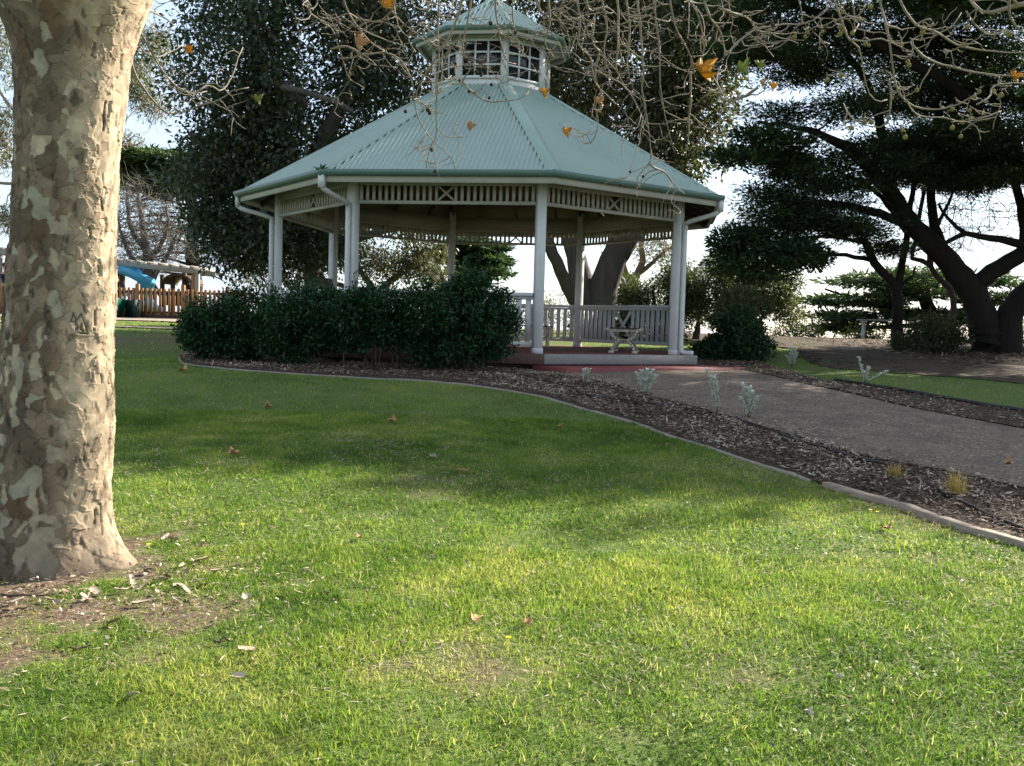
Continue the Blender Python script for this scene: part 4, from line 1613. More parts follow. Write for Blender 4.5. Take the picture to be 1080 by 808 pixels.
# bare tree in the playground
Ym = 37
x0 = at(157, 333, Ym)[0]
b0 = np.array([x0, Ym, gz1(x0, Ym)])
T = Tree(b0)
A_ = lambda px, py, dy=0, Y=Ym: at(px, py, Y + dy)
T.limb([b0, A_(157, 305), A_(156, 285), A_(154, 262), A_(150, 235), A_(146, 205)], .28, .06, 10, .06)
for a_ in ([(157, 300), (148, 285), (138, 270), (128, 245), (122, 220)], [(157, 300), (164, 287), (172, 278), (182, 258), (190, 235)], [(155, 275), (168, 262), (176, 240), (176, 215)], [(154, 262), (140, 245), (134, 215), (136, 195)]):
    T.limb([A_(*q) for q in a_], .14, .035, 8, .08)
cl = np.vstack([pxell(150, 235, Ym, 46, 45, 2.4, 150), pxell(178, 255, Ym, 22, 30, 1.5, 40)])
T.reach(cl, .05, 5, wob=.16, up=.05)
T.twigs(cl, 5, .9, .014, curl=.4)
T.make('bare_tree', 'leafless grey tree with a dense tangle of twigs rising behind the picket fence', 'tree', M['bark_bare'], M['lf_gum'])

# gum tree seen on both sides of the plane trunk
Yn = 40
x0 = at(62, 335, Yn)[0]
b0 = np.array([x0, Yn, gz1(x0, Yn)])
T = Tree(b0)
A_ = lambda px, py, dy=0, Y=Yn: at(px, py, Y + dy)
T.limb([b0, A_(64, 280), A_(60, 220), A_(66, 150), A_(80, 90), A_(95, 20)], .4, .15, 10, .06)
for a_ in ([(60, 215), (35, 208), (15, 195), (-10, 190), (-40, 175)], [(62, 190), (30, 165), (5, 150), (-20, 100)], [(66, 150), (30, 120), (10, 112), (-15, 60)], [(66, 155), (110, 115), (135, 102), (160, 108)], [(72, 130), (120, 90), (140, 60), (160, 35)], [(64, 175), (100, 160), (132, 155), (150, 150)], [(75, 100), (40, 60), (15, 20), (0, -20)]):
    T.limb([A_(*q) for q in a_], .13, .03, 7, .08)
cl = np.vstack([pxell(5, 40, Yn, 26, 40, 1.5, 16), pxell(8, 130, Yn, 20, 16, 1.2, 12), pxell(5, 165, Yn, 18, 10, 1.2, 9), pxell(148, 45, Yn, 24, 32, 1.5, 22), pxell(135, 85, Yn, 18, 16, 1.3, 16), pxell(158, 105, Yn, 14, 14, 1, 9),
                pxell(136, 150, Yn, 9, 6, .6, 4), pxell(70, 60, Yn, 70, 60, 2.5, 30), pxell(5, 232, Yn, 16, 10, 1, 7), pxell(60, 200, Yn, 30, 30, 2, 10), pxell(-40, 100, Yn, 40, 80, 2, 22)])
T.reach(cl, .05, 5)
T.twigs(cl, 7, 1.1, .014, curl=.4)
T.leaves(cl, 95, (.8, .8, .55), .2, .05, out=.3, down=.7, tint=(.5, .2))
T.make('gum_tree', 'airy gum tree with pale branches showing on both sides of the thick flaking trunk', 'tree', M['bark_gum'], M['lf_gum'])

# ------------------------------------------------------------------ coastal tea trees and a pale bare tree behind the gazebo
def tea(px, Y, blobs, label, stems, mat='lf_tea', L=.1, W=.045, n=150, sz=.42, name='tea_tree', cat='tree', tint=(.45, .2)):
    x = at(px, 350, Y)[0]
    b = np.array([x, Y, gz1(x, Y)])
    T = Tree(b)
    for st in stems:
        T.limb([b + [rng.uniform(-.15, .15), 0, -.1]] + [at(a, c, Y + rng.uniform(-.3, .3)) for a, c in st], .09, .03, 7, .05)
    cl = np.vstack([pxell(a, c, Y, rx, rz, ry, k, .45) for a, c, rx, rz, ry, k in blobs])
    T.reach(cl, .03, 4)
    T.twigs(cl, 3, .4, .008)
    T.leaves(cl, n, (sz, sz, sz * .8), L, W, out=.9, down=-.1, tint=tint)
    return T.make(name, label, cat, M['bark_tea'], M[mat])


tea(735, 28, [(738, 300, 28, 22, 1.2, 34), (765, 285, 18, 16, 1, 18), (745, 325, 30, 14, 1.1, 22), (726, 320, 14, 22, .8, 12)], 'rounded grey-green tea tree just past the white corner post of the gazebo', [[(737, 335), (742, 310), (750, 290)], [(738, 340), (752, 335), (760, 320)]])
tea(795, 27, [(800, 302, 34, 20, 1.3, 40), (820, 322, 18, 10, .9, 14), (780, 315, 22, 16, 1, 20), (835, 330, 7, 4, .4, 4)], 'spreading tea tree with a leaning trunk under the cypress boughs, against the pale sky', [[(800, 340), (815, 325), (825, 318)], [(790, 335), (785, 315), (790, 300)]])
tea(695, 28.5, [(690, 318, 36, 26, 1.4, 50), (660, 312, 20, 20, 1, 20), (715, 292, 16, 18, .8, 14)], 'bushy tea tree seen over the gazebo railing behind the end-on bench', [[(693, 340), (690, 315), (690, 300)], [(700, 340), (706, 310), (712, 295)]])
tea(650, 27.2, [(640, 340, 40, 14, 1, 26), (690, 345, 30, 14, .9, 18)], 'low dark bushes at the foot of the fig trunk behind the railing', [[(650, 350), (640, 340)]], 'lf_shrub', .1, .05, 120, .4, 'shrub', 'shrub')
tea(772, 18.6, [(770, 345, 16, 9, .4, 20), (786, 352, 18, 8, .4, 18), (768, 364, 22, 10, .45, 22), (752, 371, 16, 6, .35, 9), (783, 334, 12, 6, .3, 9), (796, 366, 14, 8, .4, 11), (775, 376, 26, 6, .4, 14)], 'dark green bush growing in the mulch beyond the end of the red slab', [[(773, 365), (772, 340)], [(775, 365), (784, 340)]], 'lf_shrub', .075, .035, 170, .2, 'shrub', 'shrub', (.5, .22))
tea(775, 20.5, [(782, 324, 22, 14, .5, 22)], 'rounded lighter green bush directly behind the dark bush by the red slab', [[(778, 350), (780, 330)]], 'lf_tea', .08, .035, 170, .28, 'shrub', 'shrub', (.3, .2))
Yo = 33
x0 = at(655, 340, Yo)[0]
b0 = np.array([x0, Yo, gz1(x0, Yo)])
T = Tree(b0)
A_ = lambda px, py, dy=0, Y=Yo: at(px, py, Y + dy)
T.limb([b0, A_(664, 310), A_(671, 292), A_(678, 275), A_(676, 255), A_(684, 235)], .22, .07, 9)
T.limb([A_(668, 295), A_(655, 285), A_(645, 270), A_(650, 250)], .12, .05, 8)
T.limb([A_(674, 288), A_(690, 275), A_(705, 262), A_(720, 255)], .1, .03, 7)
T.limb([A_(661, 290), A_(658, 268), A_(665, 248), A_(662, 230)], .08, .03, 7)
cl = np.vstack([pxell(685, 258, Yo, 30, 22, 1.3, 60), pxell(655, 252, Yo, 20, 18, 1, 24)])
T.reach(cl, .03, 5, wob=.16)
T.twigs(cl, 5, .6, .01, curl=.4)
T.leaves(cl[::3], 26, (.5, .5, .4), .13, .05, tint=(.6, .2))
T.make('bare_tree', 'pale branched nearly leafless tree seen under the roof beyond the railing', 'tree', M['bark_gum'], M['lf_gum'])
tea(985, 24.6, [(988, 350, 22, 12, .8, 30), (975, 362, 26, 8, .8, 18), (1000, 362, 18, 9, .7, 16), (960, 360, 12, 8, .5, 8)], 'scrubby dark bush at the foot of the thin crooked cypress stem', [[(985, 360), (988, 345)]], 'lf_tea', .1, .04, 120, .35, 'shrub', 'shrub', (.2, .2))
for px, Y, bl, lb in ((915, 37, [(912, 356, 22, 7, .8, 16)], 'yellow-green coastal shrub on the crest next to the picnic table'),
                      (858, 38, [(850, 351, 26, 6, .7, 12), (828, 352, 14, 5, .6, 7)], 'low pale green coastal shrub on the crest beneath the open sky'),
                      (1084, 34, [(1080, 350, 10, 12, .7, 10)], 'bright shrub just showing past the base of the massive cypress trunk')):
    tea(px, Y, bl, lb, [[(px, 356), (px - 3, 352)]], 'lf_light', .12, .06, 90, .4, 'coastal_shrub', 'shrub')
tea(575, 36, [(545, 330, 45, 14, 1.2, 20), (590, 325, 24, 18, 1.1, 14)], 'grey coastal scrub seen between the entrance post and the fig trunk', [[(575, 340), (580, 328)]], 'lf_gum', .12, .045, 60, .5, 'coastal_shrub', 'shrub')
# cypress bough showing under the roof next to the back post
Yq = 40
x0 = at(505, 340, Yq)[0]
b0 = np.array([x0, Yq, gz1(x0, Yq)])
T = Tree(b0)
A_ = lambda px, py, dy=0, Y=Yq: at(px, py, Y + dy)
T.limb([b0, A_(503, 320), A_(500, 295), A_(497, 265), A_(494, 240)], .24, .08, 8)
for y_ in (262, 275, 288, 300):
    T.limb([A_(499, y_ + 4), A_(515, y_), A_(533, y_ + rng.uniform(-3, 5))], .06, .02, 6)
    T.limb([A_(499, y_ + 4), A_(480, y_ + 2), A_(462, y_ + rng.uniform(-3, 5))], .06, .02, 6)
cl = np.vstack([pad(515, 272, Yq, 24, 5, 1.4, 14), pad(505, 288, Yq, 26, 5, 1.4, 12), pad(480, 270, Yq, 26, 8, 1.4, 12), pad(500, 258, Yq, 30, 6, 1.4, 12)])
T.reach(cl, .04, 4, up=0)
cypress_leaves(T, cl, 70, (.7, .7, .16), .32, .09, (.5, .2))
T.make('cypress_tree', 'small layered cypress seen under the gazebo roof against the open sky', 'tree', M['bark_cyp'], M['lf_cyp'])
# ================================================================== SHRUBS IN FRONT OF THE GAZEBO
def hedge(px, Y, blobs, label, n=150):
    x = at(px, 380, Y)[0]
    b = np.array([x, Y, gz1(x, Y)])
    T = Tree(b)
    for a, c in [(q[0], q[1]) for q in blobs[:3]]:
        for _ in range(3):
            e = at(a + rng.uniform(-25, 25), c + rng.uniform(-12, 8), Y + rng.uniform(-.2, .2))
            s0 = b + [(e[0] - x) * .7 + rng.uniform(-.1, .1), rng.uniform(-.1, .1), -.05]
            T.limb([s0, (s0 + e) / 2 + rng.normal(0, .03, 3), e], .016, .008, 5, .02)
    cl = np.vstack([pxell(a, c, Y, rx, rz, ry, k, .5) for a, c, rx, rz, ry, k in blobs])
    cl = cl[cl[:, 2] > gz(cl[:, 0], cl[:, 1]) + .12]
    T.reach(cl, .012, 4, tip=.004)
    T.twigs(cl, 3, .2, .004)
    T.leaves(cl, n, (.17, .17, .14), .066, .030, out=.8, down=-.15, tint=(.48, .22), fold=.2)
    # young shoots sticking out of the outline
    top = cl[rng.choice(len(cl), len(cl) // 3, replace=False)] + rng.normal(0, .1, (len(cl) // 3, 3)) + [0, 0, .09]
    T.leaves(top, 26, (.07, .07, .12), .06, .026, out=.5, down=-.7, tint=(.62, .2))
    return T.make('shrub', label, 'shrub', M['stem'], M['lf_shrub'], 'dark shrubs along the front of the gazebo')


hedge(235, 14.6, [(228, 345, 36, 26, .5, 44), (258, 336, 34, 26, .55, 40), (215, 358, 24, 18, .4, 22), (262, 360, 34, 16, .45, 26)], 'dark glossy shrub at the end of the row closest to the picket fence')
hedge(318, 14.2, [(300, 340, 34, 30, .55, 44), (335, 338, 32, 30, .55, 44), (318, 362, 44, 16, .5, 34)], 'dark glossy shrub below the brown hat on the railing')
hedge(395, 14.0, [(378, 335, 30, 30, .5, 40), (410, 332, 30, 30, .5, 40), (392, 356, 36, 12, .45, 18)], 'dark glossy shrub in front of the white post with pipe, bare stems showing below', 130)
hedge(482, 13.9, [(462, 335, 42, 36, .6, 60), (500, 330, 38, 34, .6, 54), (520, 348, 26, 26, .5, 34), (478, 366, 52, 16, .55, 40), (500, 303, 22, 12, .35, 14)], 'largest dark glossy shrub, at the end of the row beside the white entrance post')

# ------------------------------------------------------------------ silver shrublets and straw tussocks
def silver(px, py, stems, label, sc=1.0):
    b = ground(px, py)
    k = b[1] / F
    r = empty('silver_shrub', b)
    tag(r, label, 'plant', 'young silver shrubs planted along the path')
    A, L = Acc(), Acc()
    for dx, h in stems:
        e = np.array([dx * k, rng.uniform(-.08, .08), h * k])
        P = catmull([[0, 0, 0], e * [.35, 1, .5], e], 8)
        A.tube(P, np.linspace(.005, .002, 8), 4)
        n = int(110 * sc)
        u = rng.uniform(.25, 1.03, n)[:, None]
        c = e * u * [1, 1, 1] + np.array([(e[0] * -.25) * u[:, 0] * (1 - u[:, 0]), 0 * u[:, 0], 0 * u[:, 0]]).T
        # upright leaves hugging each stem
        for j in range(n):
            th = rng.uniform(0, 2 * PI)
            d = np.array([math.cos(th) * .75, math.sin(th) * .75, rng.uniform(.5, 1.1)])
            d /= np.linalg.norm(d)
            l = rng.uniform(.03, .06)
            sd_ = np.array([-math.sin(th), math.cos(th), 0]) * l * .3
            q = c[j]
            L.add([q, q + d * l * .6 + sd_, q + d * l, q + d * l * .6 - sd_], [[0, 1, 2, 3]], None, rng.random())
    A.build('stem', M['stem'], r)
    L.build('leaves', M['lf_silver'], r)


silver(617, 408, [(-2, 17), (3, 18), (0, 14)], 'small silver shrublet against the red step slab, closest to the dark shrubs')
silver(680, 419, [(-10, 24), (-4, 27), (2, 28), (8, 27), (12, 22), (0, 18)], 'bushiest silver shrublet, in front of the middle of the red step slab', 1.1)
silver(756, 436, [(-12, 44), (-6, 38), (-2, 28), (-1, 12)], 'tall thin silver shrublet leaning over the path edge in front of the slab end')
silver(790, 443, [(-6, 36), (-1, 33), (4, 28), (8, 24), (-9, 22)], 'silver shrublet at the path edge farthest from the gazebo of the near row')
silver(835, 388, [(-4, 19), (0, 20), (4, 19), (6, 15), (-7, 12)], 'pale silver shrublet on the far mulch strip near the dark bush', .8)
silver(912, 406, [(-8, 28), (2, 16), (5, 18), (-3, 12), (20, 14)], 'sparse silver shrublet with one tall stem on the far mulch strip before the grass', .6)


def tussock(px, py, h, w_, n, label, lean=0):
    b = ground(px, py)
    k = b[1] / F
    A = Acc()
    for j in range(n):
        th = rng.uniform(0, 2 * PI)
        sp = abs(rng.normal(0, .5))
        l = h * k * rng.uniform(.5, 1.15)
        d = np.array([math.cos(th) * sp + lean, math.sin(th) * sp, 1.1])
        d /= np.linalg.norm(d)
        s_ = np.array([-math.sin(th), math.cos(th), 0]) * rng.uniform(.0015, .003)
        o = np.array([rng.normal(0, w_ * k * .13), rng.normal(0, w_ * k * .13), 0])
        m = o + d * l * .6
        tp = m + (d * np.array([1.7, 1.7, .6])) * l * .4
        A.add([o - s_, o + s_, m + s_ * .8, m - s_ * .8, tp], [[0, 1, 2, 3]], [[3, 2, 4]], rng.random())
    o = A.build('grass_tussock', M['lf_tuss'])
    o.location = b
    tag(o, label, 'plant')


tussock(945, 506, 22, 26, 170, 'golden straw tussock with a rounded head growing in the mulch beside the hose')
tussock(1010, 526, 40, 30, 120, 'taller sparse straw tussock growing in the mulch by the path edge', -.2)

# ================================================================== PLAYGROUND
YF = 33.3
FPX = [(-30, 0), (60, .0), (145, 0), (193, 0), (240, .6), (262, 1.4)]


def fpt(px):
    Y_ = YF + np.interp(px, [p[0] for p in FPX], [p[1] for p in FPX])
    x = at(px, 330, Y_)[0]
    return np.array([x, Y_, gz1(x, Y_)])


fr = empty('picket_fence', fpt(145))
tag(fr, 'brown timber picket fence running round the playground behind the lawn', 'fence')
o_ = np.array(fr.location)
for a, b in ((-30, 60), (60, 145), (145, 193), (193, 240), (240, 262)):
    p, q = fpt(a) - o_, fpt(b) - o_
    if a in (-30, 60, 145, 193):
        pass
    A = Acc()
    A.box(p[0] - .06, p[0] + .06, p[1] - .06, p[1] + .06, p[2] - .2, p[2] + 1.18)
    A.build('post', M['pine'], fr, bevel=.01)
    for z in (.22, .92):
        A = Acc()
        A.beam(p + [0, .05, z], q + [0, .05, z], .045, .09)
        A.build('rail', M['pine_dark'], fr)
    A = Acc()
    A.beam(p + [0, 0.02, .04], q + [0, .02, .04], .04, .26)
    A.build('base_board', M['pine_dark'], fr)
    A = Acc()
    L = np.linalg.norm(q - p)
    n = int(L / .145)
    for j in range(1, n):
        c = p + (q - p) * j / n
        A.box(c[0] - .043, c[0] + .043, c[1] - .02, c[1] + .012, c[2] + .1, c[2] + 1.04 + rng.uniform(-.01, .01), tint=rng.random())
    A.build('pickets', M['pine'], fr)

# spiral slide
Ys = 35.0
c0 = at(146, 300, Ys)
gzs = gz1(c0[0], Ys)
r = empty('spiral_slide', (c0[0], Ys, gzs))
tag(r, 'blue plastic spiral slide curling down behind the picket fence', 'slide')


def trough(P, w_, side, A):
    P = np.asarray(P)
    T_ = np.gradient(P, axis=0)
    N = np.c_[-T_[:, 1], T_[:, 0], 0 * T_[:, 0]]
    N /= np.linalg.norm(N, axis=1)[:, None] + 1e-9
    prof = [(-w_ / 2 - .03, side), (-w_ / 2, side), (-w_ / 2 + .03, .1), (-w_ / 4, 0), (w_ / 4, 0), (w_ / 2 - .03, .1), (w_ / 2, side), (w_ / 2 + .03, side), (w_ / 2 + .0, .05), (w_ / 4, -.04), (-w_ / 4, -.04), (-w_ / 2, .05)]
    k = len(prof)
    V = np.stack([P + N * a + [0, 0, b] for a, b in prof], 1).reshape(-1, 3)
    i = (np.arange(len(P) - 1)[:, None] * k)
    j = np.arange(k)[None]
    jn = (j + 1) % k
    A.add(V, np.stack([i + j, i + jn, i + k + jn, i + k + j], -1).reshape(-1, 4))


A = Acc()
S0 = np.array([c0[0], Ys, gzs])
P = catmull([at(x, y, d) - S0 for x, y, d in ((124, 288, 35.5), (131, 289, 35.1), (140, 292, 34.75), (149, 298, 34.65), (155, 304, 34.95), (153, 310, 35.45), (146, 315, 35.75), (138, 320, 35.5), (137, 326, 35.0))], 44)
trough(P, .5, .30, A)
A.build('chute', M['bluep'], r, smooth=True)
A = Acc()
c_ = at(146, 300, 35.25) - S0
A.tube([(c_[0], c_[1], -.1), (c_[0], c_[1], 1.75)], .05, 10)
A.build('pole', M['bluep'], r)
A = Acc()
P = catmull([at(x, y, d) - S0 for x, y, d in ((150, 318, 34.6), (156, 322, 34.45), (163, 327, 34.4), (170, 330, 34.4))], 14)
trough(P, .5, .18, A)
A.build('slide_end', M['bluep'], r, smooth=True)

# blue panel seen between the pickets
# green curved ramp panel in front of the fence
b = ground(131, 335.5)
r = empty('curved_ramp', (b[0], 32.9, gz1(b[0], 32.9)))
tag(r, 'dark green curved ramp piece standing against the picket fence', 'ramp')
k = 32.9 / F
W2, H = 17 * k, 20 * k
A = Acc()
th = np.linspace(0, PI / 2, 14)
# quarter-pipe: profile in x-z, extruded in y
prof = [(-W2 + .75 * W2 * 2 * 0 + 0, H)] + [(-W2 + .05 + 1.0 * (1 - math.cos(t_)) * 0 + (1 - math.cos(t_)) * .0, H) for t_ in ()]
pr = [(-W2, 0), (-W2, H)] + [(W2 * .1 * 0 + -W2 + .62 * math.cos(t_) + .0, H - .62 * math.sin(t_)) for t_ in np.linspace(0, PI / 2, 12)]
pr = [(-W2, 0), (-W2, H), (.0, H)] + [(.0 - .34 * (1 - math.cos(t_)), H - (H - .03) * math.sin(t_)) for t_ in np.linspace(.12, PI / 2, 12)]
n = len(pr)
for y0, y1 in ((-.42, -.36), (.30, .36)):
    V = [[x, y0, z] for x, z in pr] + [[x, y1, z] for x, z in pr]
    cx_, cz_ = -W2 * .6, H * .5
    V += [[cx_, y0, cz_], [cx_, y1, cz_]]
    a = np.arange(n)
    bb = (a + 1) % n
    A.add(V, np.c_[a, bb, bb + n, a + n], np.vstack([np.c_[bb, a, np.full(n, 2 * n)], np.c_[a + n, bb + n, np.full(n, 2 * n + 1)]]))
A.build('side_panel', M['greenp'], r)
A = Acc()
cv = [(x, z) for x, z in pr[2:]]
V = [[x, y, z] for y in (-.36, .30) for x, z in cv]
m = len(cv)
a = np.arange(m - 1)
A.add(V, np.c_[a, a + 1, a + 1 + m, a + m])
V = [[x - .03, y, z] for y in (-.36, .30) for x, z in cv]
A.add(V, np.c_[a, a + m, a + 1 + m, a + 1])
A.build('curved_sheet', M['greenp'], r)
A = Acc()
A.box(-.02, W2, .32, .38, .02, H * .96)
A.box(W2 - .06, W2, -.3, .38, .0, H * 1.0)
A.build('back_panel', NT('black_green_plastic').done((.004, .022, .016), .5, .3), r)

# weathered shelter beam over the playground
p, q = at(-40, 262, 34.6), at(208, 286, 35.2)
r = empty('pergola', (at(205, 300, 35.2)[0], 35.2, gz1(at(205, 300, 35.2)[0], 35.2)))
tag(r, 'weathered grey timber pergola over the playground, beams running behind the trunk', 'pergola')
o_ = np.array(r.location)
p, q = p - o_, q - o_
A = Acc()
A.beam(p, q, .1, .18)
A.build('beam', M['greytimber'], r, bevel=.01)
A = Acc()
A.beam(p + [0, 2.2, .02], q + [0, 2.2, .02], .1, .16)
A.build('beam', M['greytimber'], r, bevel=.01)
A = Acc()
for t_ in np.linspace(.02, .98, 22):
    c = p + (q - p) * t_
    A.beam(c + [0, -.25, .13], c + [0, 2.5, .14], .05, .09)
A.build('slats', M['greytimber'], r)
for px_ in (-2, 12, 118, 203, 207):
    e = at(px_, 300, 34.9 if px_ < 100 else 35.15) - o_
    zt = p[2] + (q[2] - p[2]) * (e[0] - p[0]) / (q[0] - p[0])
    A = Acc()
    A.box(e[0] - .07, e[0] + .07, e[1] - .05 + .1, e[1] + .09 + .1, -.3, zt + .1)
    A.build('post', M['pine'] if px_ == 203 else M['greytimber'], r, bevel=.01)

# dark timber play fort
Yt = 37.5
x0 = at(186, 330, Yt)[0]
r = empty('play_fort', (x0, Yt, gz1(x0, Yt)))
tag(r, 'dark brown timber play fort with a small arched roof behind the picket fence', 'playhouse')
k = Yt / F
for dx in (-15, -4, 8, 19):
    A = Acc()
    A.box(dx * k - .07, dx * k + .07, -.07, .07, -.1, 46 * k if dx < 0 else 50 * k)
    A.build('post', M['pine_dark'], r)
A = Acc()
A.box(-16 * k, 20 * k, .08, .16, 14 * k, 27 * k)
A.build('wall_board', M['pine_dark'], r)
A = Acc()
A.box(-16 * k, 20 * k, 1.2, 1.28, 14 * k, 30 * k)
A.build('wall_board', M['pine_dark'], r)
A = Acc()
th = np.linspace(0, PI, 13)
V = [[(2 + 14 * math.cos(t_)) * k, y, (36 + 9 * math.sin(t_)) * k + dz] for dz in (0, .08) for y in (-.3, 1.4) for t_ in th]
m = 13
a = np.arange(12)
A.add(V, np.vstack([np.c_[a, a + m, a + m + 1, a + 1], np.c_[a + 2 * m, a + 2 * m + 1, a + 3 * m + 1, a + 3 * m], np.c_[a, a + 1, a + 2 * m + 1, a + 2 * m], np.c_[a + m, a + 3 * m, a + 3 * m + 1, a + m + 1]]))
A.build('roof', M['pine_dark'], r)
A = Acc()
A.beam((-30 * k, .3, 42 * k), (-16 * k, .2, 18 * k), .06, .12)
A.build('ladder_rail', M['pine_dark'], r)
# dark tower at the near end of the slide
x0 = at(123, 330, 35.6)[0]
r = empty('play_tower', (x0, 35.6, gz1(x0, 35.6)))
tag(r, 'dark brown play tower platform that feeds the blue spiral slide', 'playhouse')
k = 35.6 / F
for dx in (-10, 6):
    A = Acc()
    A.box(dx * k - .07, dx * k + .07, -.07, .07, -.1, 52 * k)
    A.build('post', M['pine_dark'], r)
A = Acc()
A.box(-12 * k, 2 * k, .02, .1, 20 * k, 50 * k)
A.build('wall_board', M['pine_dark'], r)
A = Acc()
A.box(-12 * k, 8 * k, -.1, 1.2, 26 * k, 29 * k)
A.build('platform', M['pine_dark'], r)

# person leaning on the fence, half out of the picture behind the plane trunk
pp_ = fpt(-1)
r = empty('person', (pp_[0], pp_[1] + .55, gz1(pp_[0], pp_[1] + .55)))
tag(r, 'person in a dark navy top leaning on the picket fence behind the flaking trunk', 'person')


def skin_body(name, verts, edges, rad, mat, parent):
    me = bpy.data.meshes.new(name)
    me.from_pydata(verts, edges, [])
    o = bpy.data.objects.new(name, me)
    COL.objects.link(o)
    o.parent = parent
    md = o.modifiers.new('skin', 'SKIN')
    md.use_smooth_shade = True
    for i_, sv in enumerate(me.skin_vertices[0].data):
        sv.radius = (rad[i_], rad[i_] * .85)
        sv.use_root = i_ == 0
    o.modifiers.new('sub', 'SUBSURF').levels = 1
    o.modifiers['sub'].render_levels = 2
    me.materials.append(mat)
    return o


V = [(0, 0, .95), (0, -.03, 1.15), (0, -.08, 1.38), (0, -.10, 1.47), (0, -.14, 1.56), (0, -.15, 1.66), (0, -.15, 1.74),
     (.18, -.09, 1.37), (.24, -.28, 1.15), (.30, -.52, 1.07), (.31, -.62, 1.06), (-.18, -.09, 1.37), (-.24, -.28, 1.15), (-.2, -.52, 1.07), (-.18, -.62, 1.06),
     (.09, 0, .88), (.10, -.02, .48), (.10, .02, .08), (.11, -.14, .03), (-.09, 0, .88), (-.10, -.02, .48), (-.10, .02, .08), (-.11, -.14, .03)]
Ed = [(0, 1), (1, 2), (2, 3), (3, 4), (4, 5), (5, 6), (2, 7), (7, 8), (8, 9), (9, 10), (2, 11), (11, 12), (12, 13), (13, 14), (0, 15), (15, 16), (16, 17), (17, 18), (0, 19), (19, 20), (20, 21), (21, 22)]
Rd = [.13, .13, .14, .055, .08, .09, .05, .06, .045, .035, .04, .06, .045, .035, .04, .085, .06, .045, .04, .085, .06, .045, .04]
skin_body('body', V, Ed, Rd, M['skin'], r)
skin_body('shirt', [(0, 0, .93), (0, -.03, 1.15), (0, -.08, 1.38), (.19, -.10, 1.36), (.235, -.24, 1.2), (-.19, -.10, 1.36), (-.235, -.24, 1.2)], [(0, 1), (1, 2), (2, 3), (3, 4), (2, 5), (5, 6)], [.15, .15, .155, .075, .062, .075, .062], M['navy'], r)
skin_body('trousers', [(0, 0, .95), (.09, 0, .88), (.10, -.02, .48), (.10, .02, .1), (-.09, 0, .88), (-.10, -.02, .48), (-.10, .02, .1)], [(0, 1), (1, 2), (2, 3), (0, 4), (4, 5), (5, 6)], [.145, .1, .075, .06, .1, .075, .06], M['jean'], r)
A = Acc()
n = 12
V = []
for a_ in range(5):
    ph = a_ / 4 * PI * .55
    for b_ in range(n):
        t_ = b_ * 2 * PI / n
        V.append((.105 * math.sin(ph) * math.cos(t_), -.13 + .115 * math.sin(ph) * math.sin(t_), 1.68 + .115 * math.cos(ph)))
A.add(V, [[a_ * n + b_, a_ * n + (b_ + 1) % n, (a_ + 1) * n + (b_ + 1) % n, (a_ + 1) * n + b_] for a_ in range(4) for b_ in range(n)])
A.build('hair', M['hair'], r, smooth=True)

# picnic table on the crest, mostly hidden by the slim cypress
Yp = 36
c0 = at(928, 364, Yp)
gzp = gz1(c0[0], Yp)
r = empty('park_table', (c0[0], Yp, gzp), math.radians(-8))
tag(r, 'pale grey park table on the crest beside the slim dark cypress trunk', 'table')
A = Acc()
for y in (-.3, -.1, .1, .3):
    A.box(-.8, .62, y - .09, y + .09, .68, .73)
A.build('table_top', M['greytimber'], r)
for x in (-.62, .5):
    A = Acc()
    A.box(x - .06, x + .06, -.3, .3, .6, .68)
    A.box(x - .05, x + .05, -.06, .06, -.3, .62)
    A.build('leg', M['white'], r)
# ================================================================== PLANE TREE WITH FLAKING BARK
Y0 = TB[1] + .30                        # axis of the trunk
RINGS = [(-75, -64, 186), (-45, -40, 173), (-20, -22, 160), (0, -8, 151), (15, 4, 146), (40, 14, 137), (60, 18, 133), (100, 21, 128.5), (150, 21, 124.5), (200, 19, 121.5), (250, 16, 119.5), (300, 12, 118), (350, 9, 117), (400, 7, 116),
         (450, 4, 115), (500, 0, 112.5), (530, -3, 111.5), (555, -6, 114), (575, -9, 119), (590, -12, 126), (605, -16, 134), (640, -26, 140)]
rz, rc, rw = [], [], []
for py, a, b in RINGS:
    L_, R_ = at(a, py, Y0), at(b, py, Y0)
    rz.append((L_[2] + R_[2]) / 2)
    rc.append((L_[0] + R_[0]) / 2)
    rw.append((R_[0] - L_[0]) / 2)
rz, rc, rw = [np.array(v)[::-1] for v in (rz, rc, rw)]
nz_, nt = 900, 330
zz = np.linspace(TB[2] - .12, rz.max() - .01, nz_)
th = np.arange(nt) * 2 * PI / nt
TH, ZZ = np.meshgrid(th, zz)
cx_ = np.interp(ZZ, rz, rc)
wx = np.interp(ZZ, rz, rw)
kk = np.ones(9) / 9
sm = lambda v: np.apply_along_axis(lambda c: np.convolve(np.pad(c, 20, mode='edge'), np.ones(41) / 41, mode='valid'), 0, v)
cx_, wx = sm(cx_), sm(wx)
# root flare with buttress lobes
hgt = ZZ - TB[2]
fl = np.exp(-np.clip(hgt, 0, None) / .13)
lob = .5 + .5 * np.cos(5 * TH + .6) * .8 + .2 * np.cos(3 * TH + 2)
# the widest lobe points along +x (towards the lawn)
rad = wx * (1 + fl * (.10 * (lob - .3) + .22 * np.exp(-((((TH + PI) % (2 * PI)) - PI) / .42) ** 2) + .18 * np.exp(-((TH - 2.4) / .5) ** 2)))
D = np.stack([np.cos(TH), np.sin(TH), 0 * TH], -1)
base_ = np.stack([cx_ + D[..., 0] * rad, Y0 + D[..., 1] * rad * .96, ZZ], -1).reshape(-1, 3)
lump = fbm(base_, 2.2, 4, 3) - .5
# bark plates: two layers of jittered cells, edges warped by noise
U = np.stack([TH * .27, ZZ], -1).reshape(-1, 2)


